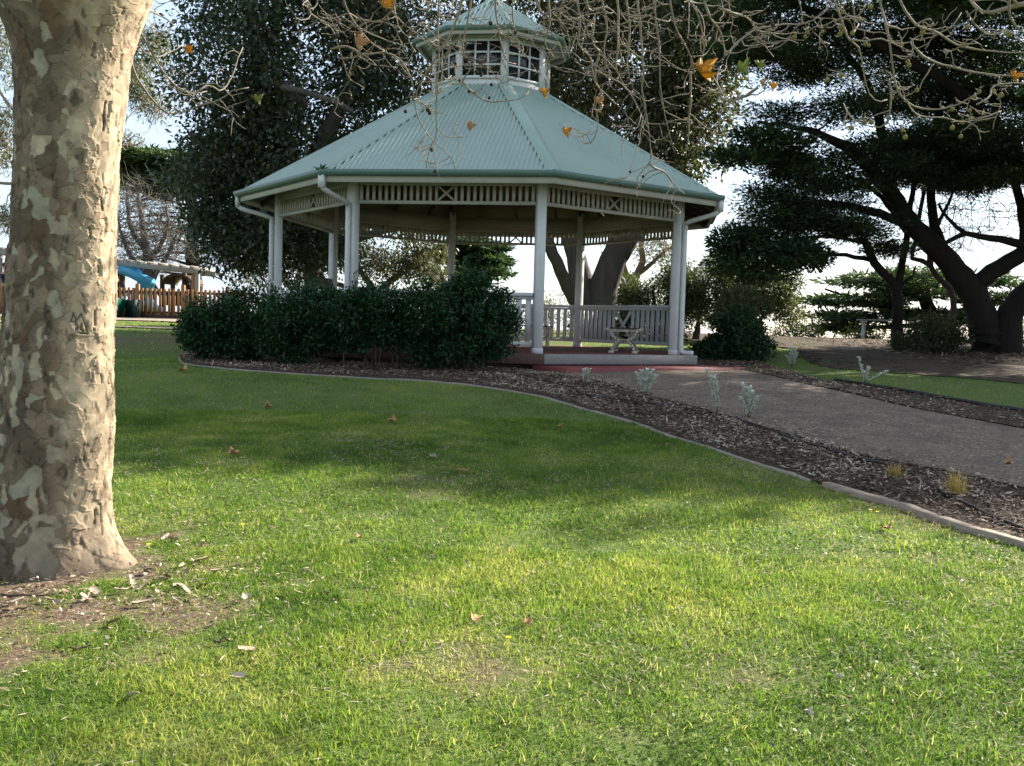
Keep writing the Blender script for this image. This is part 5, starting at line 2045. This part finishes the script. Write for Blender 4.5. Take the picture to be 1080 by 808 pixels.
def cells(U, sx, sy, seed, warp, wscale):
    W_ = U + warp * (np.c_[fbm(U, wscale, seed, 3), fbm(U, wscale, seed + 5, 3)] - .5)
    g = W_ / [sx, sy]
    # wrap around the trunk
    per = max(3, int(round(2 * PI * .27 / sx)))
    g[:, 0] *= per * sx / (2 * PI * .27)
    ic = np.floor(g).astype(int)
    best = np.full(len(U), 9e9)
    sec = np.full(len(U), 9e9)
    cid = np.zeros(len(U), int)
    for dx in (-1, 0, 1):
        for dy in (-1, 0, 1):
            cc = ic + [dx, dy]
            w0 = cc[:, 0] % per
            jx = _hash(w0, cc[:, 1], w0 * 0, seed)
            jy = _hash(w0, cc[:, 1], w0 * 0, seed + 1)
            d = np.hypot(cc[:, 0] + jx - g[:, 0], (cc[:, 1] + jy - g[:, 1]))
            new = d < best
            sec = np.where(new, best, np.minimum(sec, d))
            cid = np.where(new, w0 * 7919 + cc[:, 1] * 104729, cid)
            best = np.where(new, d, best)
    h = lambda s_: _hash(cid, cid * 0 + s_, cid * 0, seed + 9)
    return h, sec - best


hA, eA = cells(U, .075, .12, 3, .12, 10)
hB, eB = cells(U, .042, .06, 8, .07, 16)
hC, eC = cells(U, .075, .09, 15, .10, 11)
side = np.cos(TH - .15).ravel()                 # +1 on the sunny side; steers light and shade put into the bark colour
low = np.exp(-((hgt.ravel() - .95) / .6) ** 2)
big = fbm(np.c_[U[:, 0] * 1.0, U[:, 1] * .8], 3.2, 77, 3)
old = (hA(1) + .35 * (big - .5) * 3 - .18 * side - .12 * low)
lay = np.where(old > .34, 2, np.where(old > .07, 1, 0)).astype(float)
lay = np.where((hB(2) < .09 + .2 * low), 0, lay)
lay = np.where((hC(4) > .90), 1.5, lay)
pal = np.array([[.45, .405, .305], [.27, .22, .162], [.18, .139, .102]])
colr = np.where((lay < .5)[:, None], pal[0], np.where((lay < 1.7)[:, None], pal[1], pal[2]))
var = hB(5)
tone = hA(7)
colr = colr * (.94 + .12 * var)[:, None]
colr = np.where(((lay < .5) & (tone > .6))[:, None], colr * [.80, .86, .90], colr)                # greenish grey fresh bark
colr = np.where(((lay > 1.7) & (tone < .33))[:, None], colr * [1.13, 1.0, .90], colr)           # rusty plates
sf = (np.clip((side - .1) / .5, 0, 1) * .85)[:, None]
colr = colr * (1 - sf) + sf * (np.array([.50, .405, .30]) * (.8 + .4 * var)[:, None])  # paler cream bark, with the sunlight of that side put into its colour
colr = np.where(((lay > .9) & (lay < 1.7) & (tone > .7))[:, None], np.array([.30, .235, .175]) * (.93 + .14 * var)[:, None], colr)
dirt = fbm(base_, 26, 14, 3)
d2 = fbm(np.c_[base_[:, :2], base_[:, 2] * .5], 7, 24, 3)
colr *= (.62 + .76 * dirt)[:, None] * (.72 + .56 * d2)[:, None]
fk = np.clip((fbm(np.c_[base_[:, :2], base_[:, 2] * .45], 34, 33, 2) - .66) * 9, 0, 1)
colr = colr * (1 - .55 * fk)[:, None]
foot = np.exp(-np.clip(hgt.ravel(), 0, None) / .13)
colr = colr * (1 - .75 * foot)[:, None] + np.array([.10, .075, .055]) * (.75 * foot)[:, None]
crk = np.clip(1 - eA / .05, 0, 1) * (lay > 1) * (hB(9) > .35)
colr *= (1 - .5 * crk)[:, None]
colr = colr * (1 - .24 * np.clip(.55 - side, 0, 1) * (lay > .5))[:, None] * np.array([.86, .81, .75])  # shade put into the plate colour away from the sun
disp = lay * .0028 + (hB(6) - .5) * .002 + .03 * lump + .035 * np.exp(-np.clip(hgt.ravel(), 0, None) / .16) * (fbm(base_, 7, 88, 3) - .5) + .0025 * (dirt - .5) - crk * .004
curl = np.clip(1 - eB / .16, 0, 1) * (lay > .8) * (hB(3) > .6)
disp = disp + curl * .0045 - .003 * fk
# carved letters and old cuts in the bark
PXX, PYY = project(base_)
front = D.reshape(-1, 3)[:, 1] < .1
strokes = [[(75, 339.5), (77.6, 330.5), (81, 338.5), (86.3, 331.2), (92.5, 352.2), (84, 351.5)], [(75, 339.5), (79.5, 339.2), (83, 345.5), (80, 347)], [(86.3, 341.5), (85, 347), (88, 349.5)],
           [(88.8, 322), (90.4, 329.8)], [(99.8, 328), (99.6, 333)], [(99.6, 334), (99.4, 343)], [(98.2, 347), (98.8, 349)], [(86.2, 309), (88.5, 313.5)], [(111, 107), (109.5, 118), (110.5, 132), (109, 138)], [(97, 58), (101, 61)],
           [(99, 538), (99.5, 552)], [(104, 532), (106, 548), (107, 564)], [(94, 240), (95, 252)], [(106, 210), (107, 222)], [(103, 280), (104, 287)], [(107, 395), (108, 404)]]
cut_ = np.zeros(len(base_))
for st in strokes:
    for (x1, y1), (x2, y2) in zip(st[:-1], st[1:]):
        tt = np.clip(((PXX - x1) * (x2 - x1) + (PYY - y1) * (y2 - y1)) / ((x2 - x1) ** 2 + (y2 - y1) ** 2 + 1e-9), 0, 1)
        dd = np.hypot(PXX - x1 - tt * (x2 - x1), PYY - y1 - tt * (y2 - y1))
        cut_ = np.maximum(cut_, np.clip(1.35 - dd, 0, 1) * front)
colr = colr * (1 - .72 * cut_)[:, None]
disp = disp - .006 * cut_
Vt = base_ + D.reshape(-1, 3) * disp[:, None]
A = Acc()
i = (np.arange(nz_ - 1)[:, None] * nt)
j = np.arange(nt)[None]
jn = (j + 1) % nt
A.add(Vt, np.stack([i + j, i + jn, i + nt + jn, i + nt + j], -1).reshape(-1, 4))
pl = empty('plane_tree', TB + [0, .3, 0])
tag(pl, 'thick plane tree trunk with flaking patchy bark standing in the lawn', 'tree')
PLO = np.array(pl.location)
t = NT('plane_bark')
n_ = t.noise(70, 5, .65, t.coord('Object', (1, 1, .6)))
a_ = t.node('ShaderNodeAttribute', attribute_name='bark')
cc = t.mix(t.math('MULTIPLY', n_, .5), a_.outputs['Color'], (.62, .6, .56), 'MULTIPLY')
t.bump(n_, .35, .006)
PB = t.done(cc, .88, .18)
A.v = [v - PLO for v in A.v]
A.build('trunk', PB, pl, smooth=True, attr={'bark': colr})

# limbs above the frame, then the drooping twigs
t = NT('plane_limb_bark')
vo = t.node('ShaderNodeTexVoronoi')
vo.inputs['Scale'].default_value = 9
t.link(t.coord('Object', (1, 1, .6)), vo.inputs['Vector'])
sp = t.node('ShaderNodeSeparateColor')
t.link(vo.outputs['Color'], sp.inputs[0])
LB = t.done(t.ramp(sp.outputs[0], [(0, (.2, .165, .12)), (.45, (.3, .265, .2)), (.75, (.42, .38, .28))], 'CONSTANT'), .85, .2)
top = np.array([rc[-1], Y0, rz.max() - .05])
LIM = Tree(PLO)
LIM.limb([top + [.22, 0, -.15], top + [.42, .05, .35], top + [.95, .3, 1.1], top + [1.7, .8, 1.9], top + [2.8, 1.6, 2.5], top + [4.2, 2.4, 2.9], top + [5.6, 2.8, 3.0]], .24, .06, 14, .05)
LIM.limb([top + [-.25, 0, -.15], top + [-.5, -.1, .4], top + [-1.0, -.3, 1.4], top + [-1.5, -.4, 2.8], top + [-1.8, -.2, 4.5]], .27, .08, 14, .05)
LIM.limb([top + [0, .1, -.2], top + [.05, .4, .7], top + [.2, .9, 2.0], top + [.3, 1.5, 3.6], top + [.5, 2.0, 5.5]], .2, .06, 12, .05)
LIM.limb([top + [.95, .3, 1.1], top + [1.3, .9, 1.4], top + [1.9, 2.0, 1.6], top + [2.3, 3.2, 1.6]], .1, .03, 9, .05)
LIM.limb([top + [1.7, .8, 1.9], top + [2.6, .6, 2.0], top + [3.6, .5, 2.1], top + [4.6, .7, 2.0]], .1, .03, 9, .05)
LIM.limb([top + [.05, .4, .7], top + [.5, 1.2, 1.0], top + [.7, 2.2, 1.0]], .07, .02, 8, .05)

PLANE_BALLS, PLANE_LEAVES = [], []


def droop(T, px, Y, r0=.009, r1=.0035, kids=6, kl=.28, balls=.12, dy=.5, link=True, wob=.012, kf=.95):
    """a hanging twig along picture points at depth Y, joined to the nearest limb overhead, with crooked side twigs"""
    P = np.array([at(a, b, Y + dy * k / max(1, len(px) - 1)) for k, (a, b) in enumerate(px)])
    r0, r1, kids, kl = r0 * .95, max(r1 * 1.0, .003), int(kids * kf), kl * 1.2
    n = max(10, int(np.linalg.norm(np.diff(P, axis=0), axis=1).sum() / .05))
    C = catmull(P, n)
    C += wob * (np.c_[fbm(C, 9, 3, 2), fbm(C, 9, 5, 2), fbm(C, 9, 7, 2)] - .5) * 2
    if link and len(T.N):
        N = np.array(T.N)
        p = C[0]
        jn = int(np.argmin(np.linalg.norm(N - p, axis=1) + .6 * np.clip(p[2] - N[:, 2], 0, None)))
        q = N[jn]
        L = np.linalg.norm(q - p)
        if L > .1:
            m = (p + q) / 2 + [0, 0, .12 * L] + rng.normal(0, .08 * L, 3)
            nn = max(5, int(L / .12))
            B = catmull([q, m, p], nn)
            T.br.tube(B, np.linspace(min(T.R[jn] * .7, r0 + .012 * L / 2), r0, nn), 6, cap=False)
            T.N += list(B[1:])
            T.R += list(np.linspace(r0 * 1.6, r0, nn)[1:])
    R = np.linspace(r0, r1, n) * (1 + .35 * (rng.random(n) < .12))
    T.br.tube(C, R, 6)
    T.N += list(C)
    T.R += list(R)
    for _ in range(kids):
        i0 = rng.integers(int(n * .15), n - 1)
        tw(T, C[i0], kl * rng.uniform(.5, 1.4), R[i0] * .75, balls, 2)


def tw(T, p, L, r, balls, depth):
    th_ = rng.uniform(0, 2 * PI)
    d = np.array([math.cos(th_), .6 * math.sin(th_), rng.uniform(-.9, .3)])
    d /= np.linalg.norm(d)
    n = 8
    C = [p]
    for k in range(n - 1):
        d = d + rng.normal(0, .28, 3) + [0, 0, .06]
        d /= np.linalg.norm(d)
        C.append(C[-1] + d * L / (n - 1))
    C = np.array(C)
    T.br.tube(C, np.linspace(max(r, .0032), .0017, n), 4, cap=False)
    if depth:
        for _ in range(rng.integers(0, 3)):
            tw(T, C[rng.integers(2, n)], L * rng.uniform(.35, .7), r * .7, balls, depth - 1)
    if rng.random() < balls:
        PLANE_BALLS.append((T, C[-1]))


L1 = LIM
# hanging group in front of the dark fig
droop(L1, [(318, -12), (327, 14), (340, 22), (352, 32), (358, 50), (362, 68), (370, 84), (384, 93)], 6.2, .007, .003, 9, .25)
droop(L1, [(360, -12), (366, 10), (378, 30), (392, 45), (405, 54), (421, 64)], 6.4, .008, .003, 9, .26)
droop(L1, [(350, 52), (366, 49), (385, 58), (405, 55), (420, 62), (428, 72), (436, 90), (438, 108), (442, 125), (452, 142), (466, 156), (476, 166), (480, 178)], 6.4, .0075, .003, 10, .22, link=False)
droop(L1, [(488, -12), (484, 14), (472, 40), (458, 62), (446, 82), (439, 98), (440, 106), (452, 112), (458, 96)], 6.5, .009, .003, 9, .24)
droop(L1, [(464, -12), (462, 30), (463, 62), (462, 90), (460, 112), (461, 130), (459, 145), (452, 160), (450, 178)], 6.6, .009, .003, 9, .22)
droop(L1, [(500, -12), (494, 20), (488, 50), (496, 72), (488, 84), (492, 92), (508, 104), (528, 108), (548, 104), (558, 96)], 6.6, .008, .0025, 10, .2)
droop(L1, [(486, 36), (474, 52), (466, 74), (470, 84), (476, 80)], 6.5, .007, .003, 8, .18, link=False)
droop(L1, [(522, -12), (524, 20), (528, 45), (533, 64), (545, 68)], 6.7, .007, .003, 7, .22)
droop(L1, [(542, -12), (541, 20), (545, 40), (555, 60), (570, 78)], 6.7, .006, .003, 7, .22)
droop(L1, [(420, -12), (412, 12), (396, 24), (380, 20), (368, 30)], 6.3, .007, .003, 8, .25)
droop(L1, [(440, -12), (452, 8), (440, 28), (430, 40), (438, 55)], 6.5, .008, .003, 8, .25)
# hanging curtain right of the lantern
for px, Y, kd in (([(672, -12), (676, 35), (679, 75), (677, 88), (681, 112), (685, 140), (686, 155), (684, 172), (672, 188), (676, 198)], 7.2, 12),
                  ([(684, 172), (692, 178), (702, 182), (713, 196), (722, 204)], 7.7, 5), ([(688, -12), (694, 45), (697, 88), (703, 128), (712, 160)], 7.4, 9),
                  ([(704, -12), (714, 30), (727, 55), (732, 75), (728, 78)], 7.1, 8), ([(650, -12), (652, 45), (649, 70), (657, 88), (668, 104), (682, 134)], 7.3, 10),
                  ([(606, -12), (612, 20), (610, 48), (622, 60), (627, 88), (634, 98), (628, 110), (631, 130), (626, 148), (617, 152), (610, 142)], 7.0, 10),
                  ([(626, 20), (624, 45), (632, 55), (628, 72), (630, 90), (640, 100), (650, 110)], 7.2, 8), ([(728, 76), (728, 110), (726, 140), (724, 165)], 7.3, 4),
                  ([(740, -12), (748, 20), (758, 32), (764, 60), (750, 68), (732, 68)], 7.0, 9), ([(764, 60), (780, 42), (796, 32), (820, 26), (850, 24), (872, 10), (880, -12)], 6.8, 10),
                  ([(800, 92), (780, 104), (762, 104), (756, 85), (760, 70)], 6.9, 8), ([(598, -12), (590, 20), (600, 40), (596, 62)], 6.9, 8), ([(560, -12), (572, 14), (590, 8), (606, 22)], 6.8, 8),
                  ([(633, -12), (640, 30), (637, 60), (645, 80)], 7.4, 8), ([(660, -12), (664, 30), (662, 70), (670, 100)], 7.5, 9), ([(720, -12), (735, 15), (742, 45), (740, 70)], 7.3, 9),
                  ([(760, 10), (790, 20), (800, 40), (815, 60)], 6.9, 7), ([(578, -12), (580, 20), (575, 45), (584, 60)], 7, 6), ([(616, -12), (622, 10), (640, 8), (655, 20)], 7.2, 6)):
    droop(L1, px, Y, .0095, .003, kd, .3, link=px[0][1] < 0)
# twigs beside the trunk
droop(L1, [(142, 24), (156, 46), (165, 64), (176, 80), (190, 93), (206, 98), (218, 97)], 5.9, .008, .003, 5, .24, 0, link=False)
droop(L1, [(136, 52), (143, 78), (152, 95), (162, 108), (176, 119), (190, 120), (212, 112), (232, 104), (246, 96), (262, 92)], 5.8, .008, .003, 6, .24, 0, link=False)
droop(L1, [(206, 98), (220, 90), (234, 96), (244, 78), (252, 58), (257, 50)], 6.0, .006, .003, 4, .2, 0, link=False)
droop(L1, [(150, 10), (170, 18), (184, 28)], 5.6, .006, .003, 2, .2, 0, link=False)
droop(L1, [(146, 30), (150, 52), (168, 60), (175, 56), (192, 48)], 5.9, .005, .002, 3, .2, 0, link=False)
for nm_, acc, mt in (('limbs', LIM.trunk, LB), ('branches', LIM.br, M['twig'])):
    acc.v = [v - PLO for v in acc.v]
    acc.build(nm_, mt, pl, smooth=True)

# a second plane tree, its trunk behind the viewer's shoulder, whose branches reach in from the side
P2L = np.array([4.6, -2.2, gz1(4.6, -2.2)])
p2 = empty('plane_tree', P2L)
tag(p2, 'second plane tree reaching in overhead with sunlit knobbly branches carrying seed balls', 'tree')
L2 = Tree(P2L)
L2.limb([P2L + [0, 0, -.2], P2L + [0, 0, 1.5], P2L + [-.05, .1, 3.2], P2L + [.1, .5, 5.0], P2L + [.0, .8, 7.5]], .3, .1, 14, .04, flare=.3)
L2.limb([P2L + [0, .1, 3.0], np.array([4.3, .5, 4.4]), np.array([3.9, 3.0, 4.45]), np.array([3.6, 4.9, 3.95]), np.array([3.4, 6.0, 3.8])], .13, .05, 10, .05)
L2.limb([P2L + [0, .4, 4.4], np.array([3.6, 1.5, 5.2]), np.array([2.6, 4.0, 5.0]), np.array([2.0, 6.0, 4.6])], .1, .04, 10, .05)
for px, Y, r0, kd in (([(1100, 2), (1080, 5), (1062, 8), (1042, 13), (1030, 8), (1020, -2), (1010, -14)], 5.2, .024, 3),
                      ([(928, -14), (930, 8), (935, 28), (939, 52), (942, 75), (946, 92), (953, 104), (966, 113), (982, 116), (1002, 113), (1020, 106), (1034, 96)], 5.6, .012, 10),
                      ([(938, 84), (940, 102), (939, 118), (933, 132), (920, 133), (906, 130), (896, 120), (890, 108)], 5.6, .008, 6), ([(880, 0), (886, 16), (894, 40), (904, 48), (908, 62), (913, 86), (918, 100), (926, 107), (936, 105)], 5.7, .010, 8),
                      ([(895, 42), (912, 43), (928, 41), (944, 46), (958, 44), (974, 36), (990, 35), (1006, 26), (1014, 14)], 5.5, .007, 8), ([(962, 46), (972, 58), (985, 65), (1004, 71), (1030, 77), (1060, 79), (1095, 80)], 5.4, .010, 5),
                      ([(946, -8), (954, 10), (966, 26), (980, 33), (994, 37), (1006, 46), (1024, 52), (1050, 55), (1095, 55)], 5.3, .011, 9), ([(956, 106), (964, 120), (980, 124), (1000, 125), (1018, 128), (1036, 124), (1056, 117)], 5.6, .007, 8),
                      ([(1030, 110), (1044, 102), (1046, 92), (1062, 88), (1092, 86)], 5.4, .008, 6), ([(1066, -14), (1064, 12), (1072, 30), (1090, 40)], 5.0, .012, 4),
                      ([(1020, 12), (1030, 28), (1046, 36), (1062, 34), (1080, 44)], 5.2, .008, 5), ([(884, 0), (896, -6), (902, 20), (900, 34), (906, 26)], 5.7, .008, 6),
                      ([(840, -12), (846, 20), (838, 30), (828, 44), (815, 52)], 6.4, .007, 8)):
    droop(L2, px, Y, r0 * .72, .0028, kd, .16, .36, kf=.7, dy=.3, link=px[0][1] < 0 or px[0][0] > 1080, wob=.01)
for nm_, acc, mt in (('trunk', L2.trunk, LB), ('branches', L2.br, M['twig'])):
    acc.v = [v - P2L for v in acc.v]
    acc.build(nm_, mt, p2, smooth=True)

# seed balls
A = Acc()
n, m = 8, 6
V = [(0, 0, 1)] + [(math.sin(a * PI / m) * math.cos(b * 2 * PI / n), math.sin(a * PI / m) * math.sin(b * 2 * PI / n), math.cos(a * PI / m)) for a in range(1, m) for b in range(n)] + [(0, 0, -1)]
Q = [[1 + a * n + b, 1 + (a + 1) * n + b, 1 + (a + 1) * n + (b + 1) % n, 1 + a * n + (b + 1) % n] for a in range(m - 2) for b in range(n)]
Tt = [[0, 1 + b, 1 + (b + 1) % n] for b in range(n)] + [[len(V) - 1, 1 + (m - 2) * n + (b + 1) % n, 1 + (m - 2) * n + b] for b in range(n)]
V = np.array(V) * (1 + .16 * (rng.random((len(V), 1)) - .5)) * .0135 - [0, 0, .03]
A.add(V, Q, Tt)
# its stalk
A.tube([(0, 0, 0), (.002, .001, -.012), (0, 0, -.02)], .0012, 4)
ball_me = {}
cnt = {}
for T_, p in PLANE_BALLS:
    root, o0 = (pl, PLO) if T_ is LIM else (p2, P2L)
    cnt[root.name] = cnt.get(root.name, 0) + 1
    if cnt[root.name] > 95:
        continue
    key = 0 if root is p2 else 1
    if key not in ball_me:
        o = A.build('seed_ball', M['ball'] if key == 0 else M['ballb'], root, smooth=True)
        ball_me[key] = o
    else:
        o = ball_me[key].copy()
        COL.objects.link(o)
        o.parent = root
    o.location = Vector(p - o0)
    sc = rng.uniform(.75, 1.15)
    o.scale = (sc, sc, sc)


def star_leaf(size, curl, seed, thick=.0012, lobes=True):
    """lobed plane-tree leaf, curled, with a stalk"""
    r_ = np.random.default_rng(seed)
    k = 40
    th_ = np.linspace(-PI * .92, PI * .92, k)
    if lobes:
        rad_ = .55 + .30 * np.abs(np.cos(2.5 * th_ * .98)) ** 1.3 + .05 * np.cos(15 * th_) + .12 * np.cos(th_)
    else:
        rad_ = .34 + .28 * np.abs(np.cos(th_)) ** 2 + .04 * r_.normal(0, 1, k)
    ed = np.c_[rad_ * np.cos(th_), rad_ * np.sin(th_) * (1 if lobes else .62)] * size
    inn = ed * .5
    V2 = np.vstack([[[0, 0]], inn, ed])
    z = curl * size * ((V2[:, 1] / size) ** 2 * 1.6 + .5 * (V2[:, 0] / size) ** 2 * r_.uniform(-.6, 1)) + .05 * size * r_.normal(0, 1, len(V2)) * (np.linalg.norm(V2, axis=1) / size)
    V = np.c_[V2, z]
    V = np.vstack([V, V - [0, 0, thick]])
    N = 1 + 2 * k
    Q, Tt = [], []
    for i_ in range(k - 1):
        Tt.append([0, 1 + i_, 2 + i_])
        Q.append([1 + i_, 1 + k + i_, 2 + k + i_, 2 + i_])
    Q2 = [[a + N, d + N, c + N, b + N] for a, b, c, d in Q]
    T2 = [[a + N, c + N, b + N] for a, b, c in Tt]
    rim = [[1 + k + i_, 1 + k + i_ + N, 2 + k + i_ + N, 2 + k + i_] for i_ in range(k - 1)]
    A = Acc()
    tq = r_.uniform(.1, 1, len(Q)) * .5 + .35
    A.add(V, Q + Q2 + rim, Tt + T2, .6)
    A.qa[-1][:len(Q)] = tq
    A.qa[-1][len(Q):2 * len(Q)] = tq
    A.tube(catmull([(0, 0, 0), (-size * .5, .02 * size, .03 * size), (-size * .95, .1 * size, .0)], 6), .0014, 4, tint=.3)
    return A


# leaves still hanging on the twigs
HANG = [(738, 76, 7.1, .16, 'lf_yellow', pl), (408, 4, 6.4, .09, 'lf_yellow', pl), (376, 43, 6.4, .10, 'lf_dry', pl), (494, 132, 6.6, .06, 'lf_dry', pl), (572, 98, 6.7, .065, 'lf_yellow', pl), (595, 140, 6.9, .07, 'lf_yellow', pl),
        (198, 52, 6.0, .05, 'lf_yellow', pl), (781, 73, 6.9, .10, 'lf_light', pl), (799, 69, 6.9, .07, 'lf_light', pl),
        (813, 91, 6.9, .06, 'lf_yellow', pl), (630, 108, 7.1, .07, 'lf_dry', pl), (1068, 81, 5.4, .06, 'lf_yellow', p2), (803, 88, 6.9, .05, 'lf_dry', pl), (270, 105, 6.1, .06, 'lf_light', pl)]
for i_, (px, py, Y, sz, mt, root) in enumerate(HANG):
    o = star_leaf(sz * .7, .9, 40 + i_).build('leaf', M[mt], root)
    o0 = PLO if root is pl else P2L
    o.location = Vector(at(px, py, Y) - o0)
    o.rotation_euler = (rng.uniform(.7, 1.5), rng.uniform(.5, 1.4), rng.uniform(-.6, .6))

# ================================================================== FALLEN LEAVES, FLAKES AND STICKS ON THE LAWN
def lay(o, px, py, tilt=.25, lift=.03):
    p = ground(px, py)
    o.location = Vector(p + [0, 0, lift])
    o.rotation_euler = (rng.normal(0, tilt), rng.normal(0, tilt), rng.uniform(0, 2 * PI))


LEAVES = [(193, 393, .14, 'lf_dry', 'tan leaf on the shaded lawn near the end of the mulch bed'), (120, 436, .11, 'lf_dry', 'tan leaf on the shaded lawn touching the outline of the plane trunk'),
          (283, 431, .10, 'lf_dry', 'orange-brown leaf on the shaded lawn below the dark shrubs'), (254, 433, .07, 'lf_dry', 'small faint leaf on the shaded lawn next to a worn spot'),
          (413, 447, .10, 'lf_dry', 'flat brown leaf on the shaded lawn in front of the largest shrub'), (540, 446, .09, 'lf_dry', 'reddish leaf on the worn grass below the white entrance post'),
          (247, 482, .10, 'lf_dry', 'curled brown leaf right at the shadow edge on the lawn'), (487, 499, .125, 'lf_dry', 'big upright curled tan leaf at the shadow edge in the middle of the lawn'),
          (457, 485, .06, 'lf_pale', 'tiny pale leaf scrap just inside the shadow on the lawn'), (140, 738, .085, 'lf_pale', 'pale tan leaf lying flat in bright grass below the plane tree'),
          (500, 658, .055, 'lf_dry', 'small orange leaf in the sunny grass in the middle of the lawn'), (502, 737, .045, 'lf_pale', 'white upright leaf in the sunny grass closest to the viewer'),
          (853, 757, .035, 'lf_pale', 'small white leaf scrap in the sunny grass under the open lawn corner'), (840, 582, .05, 'lf_pale', 'pale leaf on the sunny lawn between the kerb and the open grass'),
          (935, 561, .075, 'lf_dry', 'reddish brown leaf on thin grass beside the timber edging'), (885, 717, .05, 'lf_pale', 'thin pale leaf in sunny grass near the small white scrap'),
          (1064, 492, .10, 'lf_dry', 'brown curled leaf lying on the gravel path'), (478, 628, .03, 'lf_pale', 'small pale pebble-like scrap in the sunny grass'), (556, 662, .05, 'lf_dry', 'low tan leaf half sunk in the sunny grass'),
          (646, 594, .06, 'lf_pale', 'pale leaf lying in the thin dry grass of the sunny lawn'), (378, 570, .04, 'lf_dry', 'little tan leaf in the sunny grass facing the largest shrub'),
          (760, 514, .07, 'lf_pale', 'pale bark sliver on the dry patch near the concrete edging'), (590, 452, .05, 'lf_dry', 'tiny leaf on the shaded grass near the concrete edging'), (322, 603, .04, 'lf_pale', 'pale leaf scrap in the sunny grass out from the bare patch')]
for i_, (px, py, sz, mt, lb) in enumerate(LEAVES):
    o = star_leaf(sz * .6, .75, 100 + i_, lobes=(i_ % 2 == 0)).build('fallen_leaf', M[mt])
    lay(o, px, py, .3, .016 + sz * .06)
    tag(o, lb, 'leaf')


def flake_mesh(L, W, seed):
    r_ = np.random.default_rng(seed)
    k = 7
    x = np.linspace(-.5, .5, k)
    wv = W * (.55 + .45 * np.cos(x * PI * .9)) * r_.uniform(.75, 1.15, k)
    V = []
    for s_ in (-1, 0, 1):
        for i_ in range(k):
            V.append([x[i_] * L, s_ * wv[i_] / 2, .22 * W * (s_ * s_) + .25 * L * (x[i_] ** 2) * r_.uniform(.1, .8)])
    V = np.array(V)
    V = np.vstack([V, V - [0, 0, .002]])
    Q = [[a * k + i_, a * k + i_ + 1, (a + 1) * k + i_ + 1, (a + 1) * k + i_] for a in (0, 1) for i_ in range(k - 1)]
    N = 3 * k
    Q += [[q[0] + N, q[3] + N, q[2] + N, q[1] + N] for q in Q]
    A = Acc()
    A.add(V, Q, None, r_.uniform(.2, 1))
    return A


protos = [flake_mesh(rng.uniform(.04, .085), rng.uniform(.018, .034), s_).build('bark_flake', M['flake']) for s_ in range(10)]
spots = [(212, 594), (206, 600), (197, 606), (213, 578), (176, 612), (165, 600), (152, 622), (166, 628), (188, 622), (196, 626), (148, 640), (160, 652), (181, 646), (172, 632), (205, 633), (250, 600), (246, 640), (258, 634), (228, 606),
         (175, 570), (182, 572), (120, 660), (52, 636), (44, 622), (60, 640), (20, 628), (8, 640), (90, 634), (100, 628), (128, 626), (140, 618), (30, 648), (70, 628), (112, 668), (260, 690), (252, 718), (222, 664), (192, 600), (236, 620), (216, 620), (186, 636), (154, 606)]
for i_, (px, py) in enumerate(spots):
    o = protos[i_] if i_ < 10 else protos[i_ % 10].copy()
    if i_ >= 10:
        COL.objects.link(o)
    sc = rng.uniform(.6, 1.25)
    o.scale = (sc, sc, sc)
    lay(o, px, py, .3, .018)
    tag(o, 'curled pale bark flake shed onto the bare soil around the plane tree trunk', 'bark flake', 'bark flakes shed below the plane tree')
for i_, (a, b, lb) in enumerate((((0, 634), (58, 632), 'dark thin stick lying against the foot of the plane trunk'), ((2, 650), (36, 646), 'short grey stick on the soil in front of the plane trunk'), ((5, 643), (22, 634), 'pale broken stick lying slanted on the soil by the trunk'),
                                 ((76, 690), (98, 687), 'thin twig in the grass below the bare patch'), ((226, 682), (246, 679), 'short dark twig on the lawn out from the bare patch'), ((84, 641), (99, 628), 'pale twig poking up from the bark flakes'))):
    P = np.array([ground(*a), ground(*b)])
    c = P.mean(0)
    n = 7
    C = np.linspace(P[0], P[1], n) - c
    C += rng.normal(0, .006, C.shape)
    C[:, 2] += .022
    A = Acc()
    A.tube(C, np.linspace(.006, .003, n), 6)
    o = A.build('twig', M['twig'] if 'pale' in lb else M['stem'], smooth=True)
    o.location = c
    tag(o, lb, 'twig')
# little yellow flowers in the grass
A = Acc()
for j in range(9):
    a_ = j * 2 * PI / 9
    d = np.array([math.cos(a_), math.sin(a_), .2])
    s_ = np.array([-math.sin(a_), math.cos(a_), 0]) * .0035
    A.add([[0, 0, .05], d * .009 + s_ + [0, 0, .05], d * .013 + [0, 0, .05], d * .009 - s_ + [0, 0, .05]], [[0, 1, 2, 3]])
A.tube([(0, 0, 0), (.002, 0, .025), (0, 0, .05)], .0012, 5)
fl0 = A.build('yellow_flower', M['petal'])
for i_, (px, py) in enumerate([(256, 562), (157, 584), (536, 685), (918, 546), (925, 548)]):
    o = fl0 if i_ == 0 else fl0.copy()
    if i_:
        COL.objects.link(o)
    o.location = Vector(ground(px, py))
    tag(o, 'tiny yellow wildflower open in the short grass', 'flower', 'yellow wildflowers dotted in the lawn')
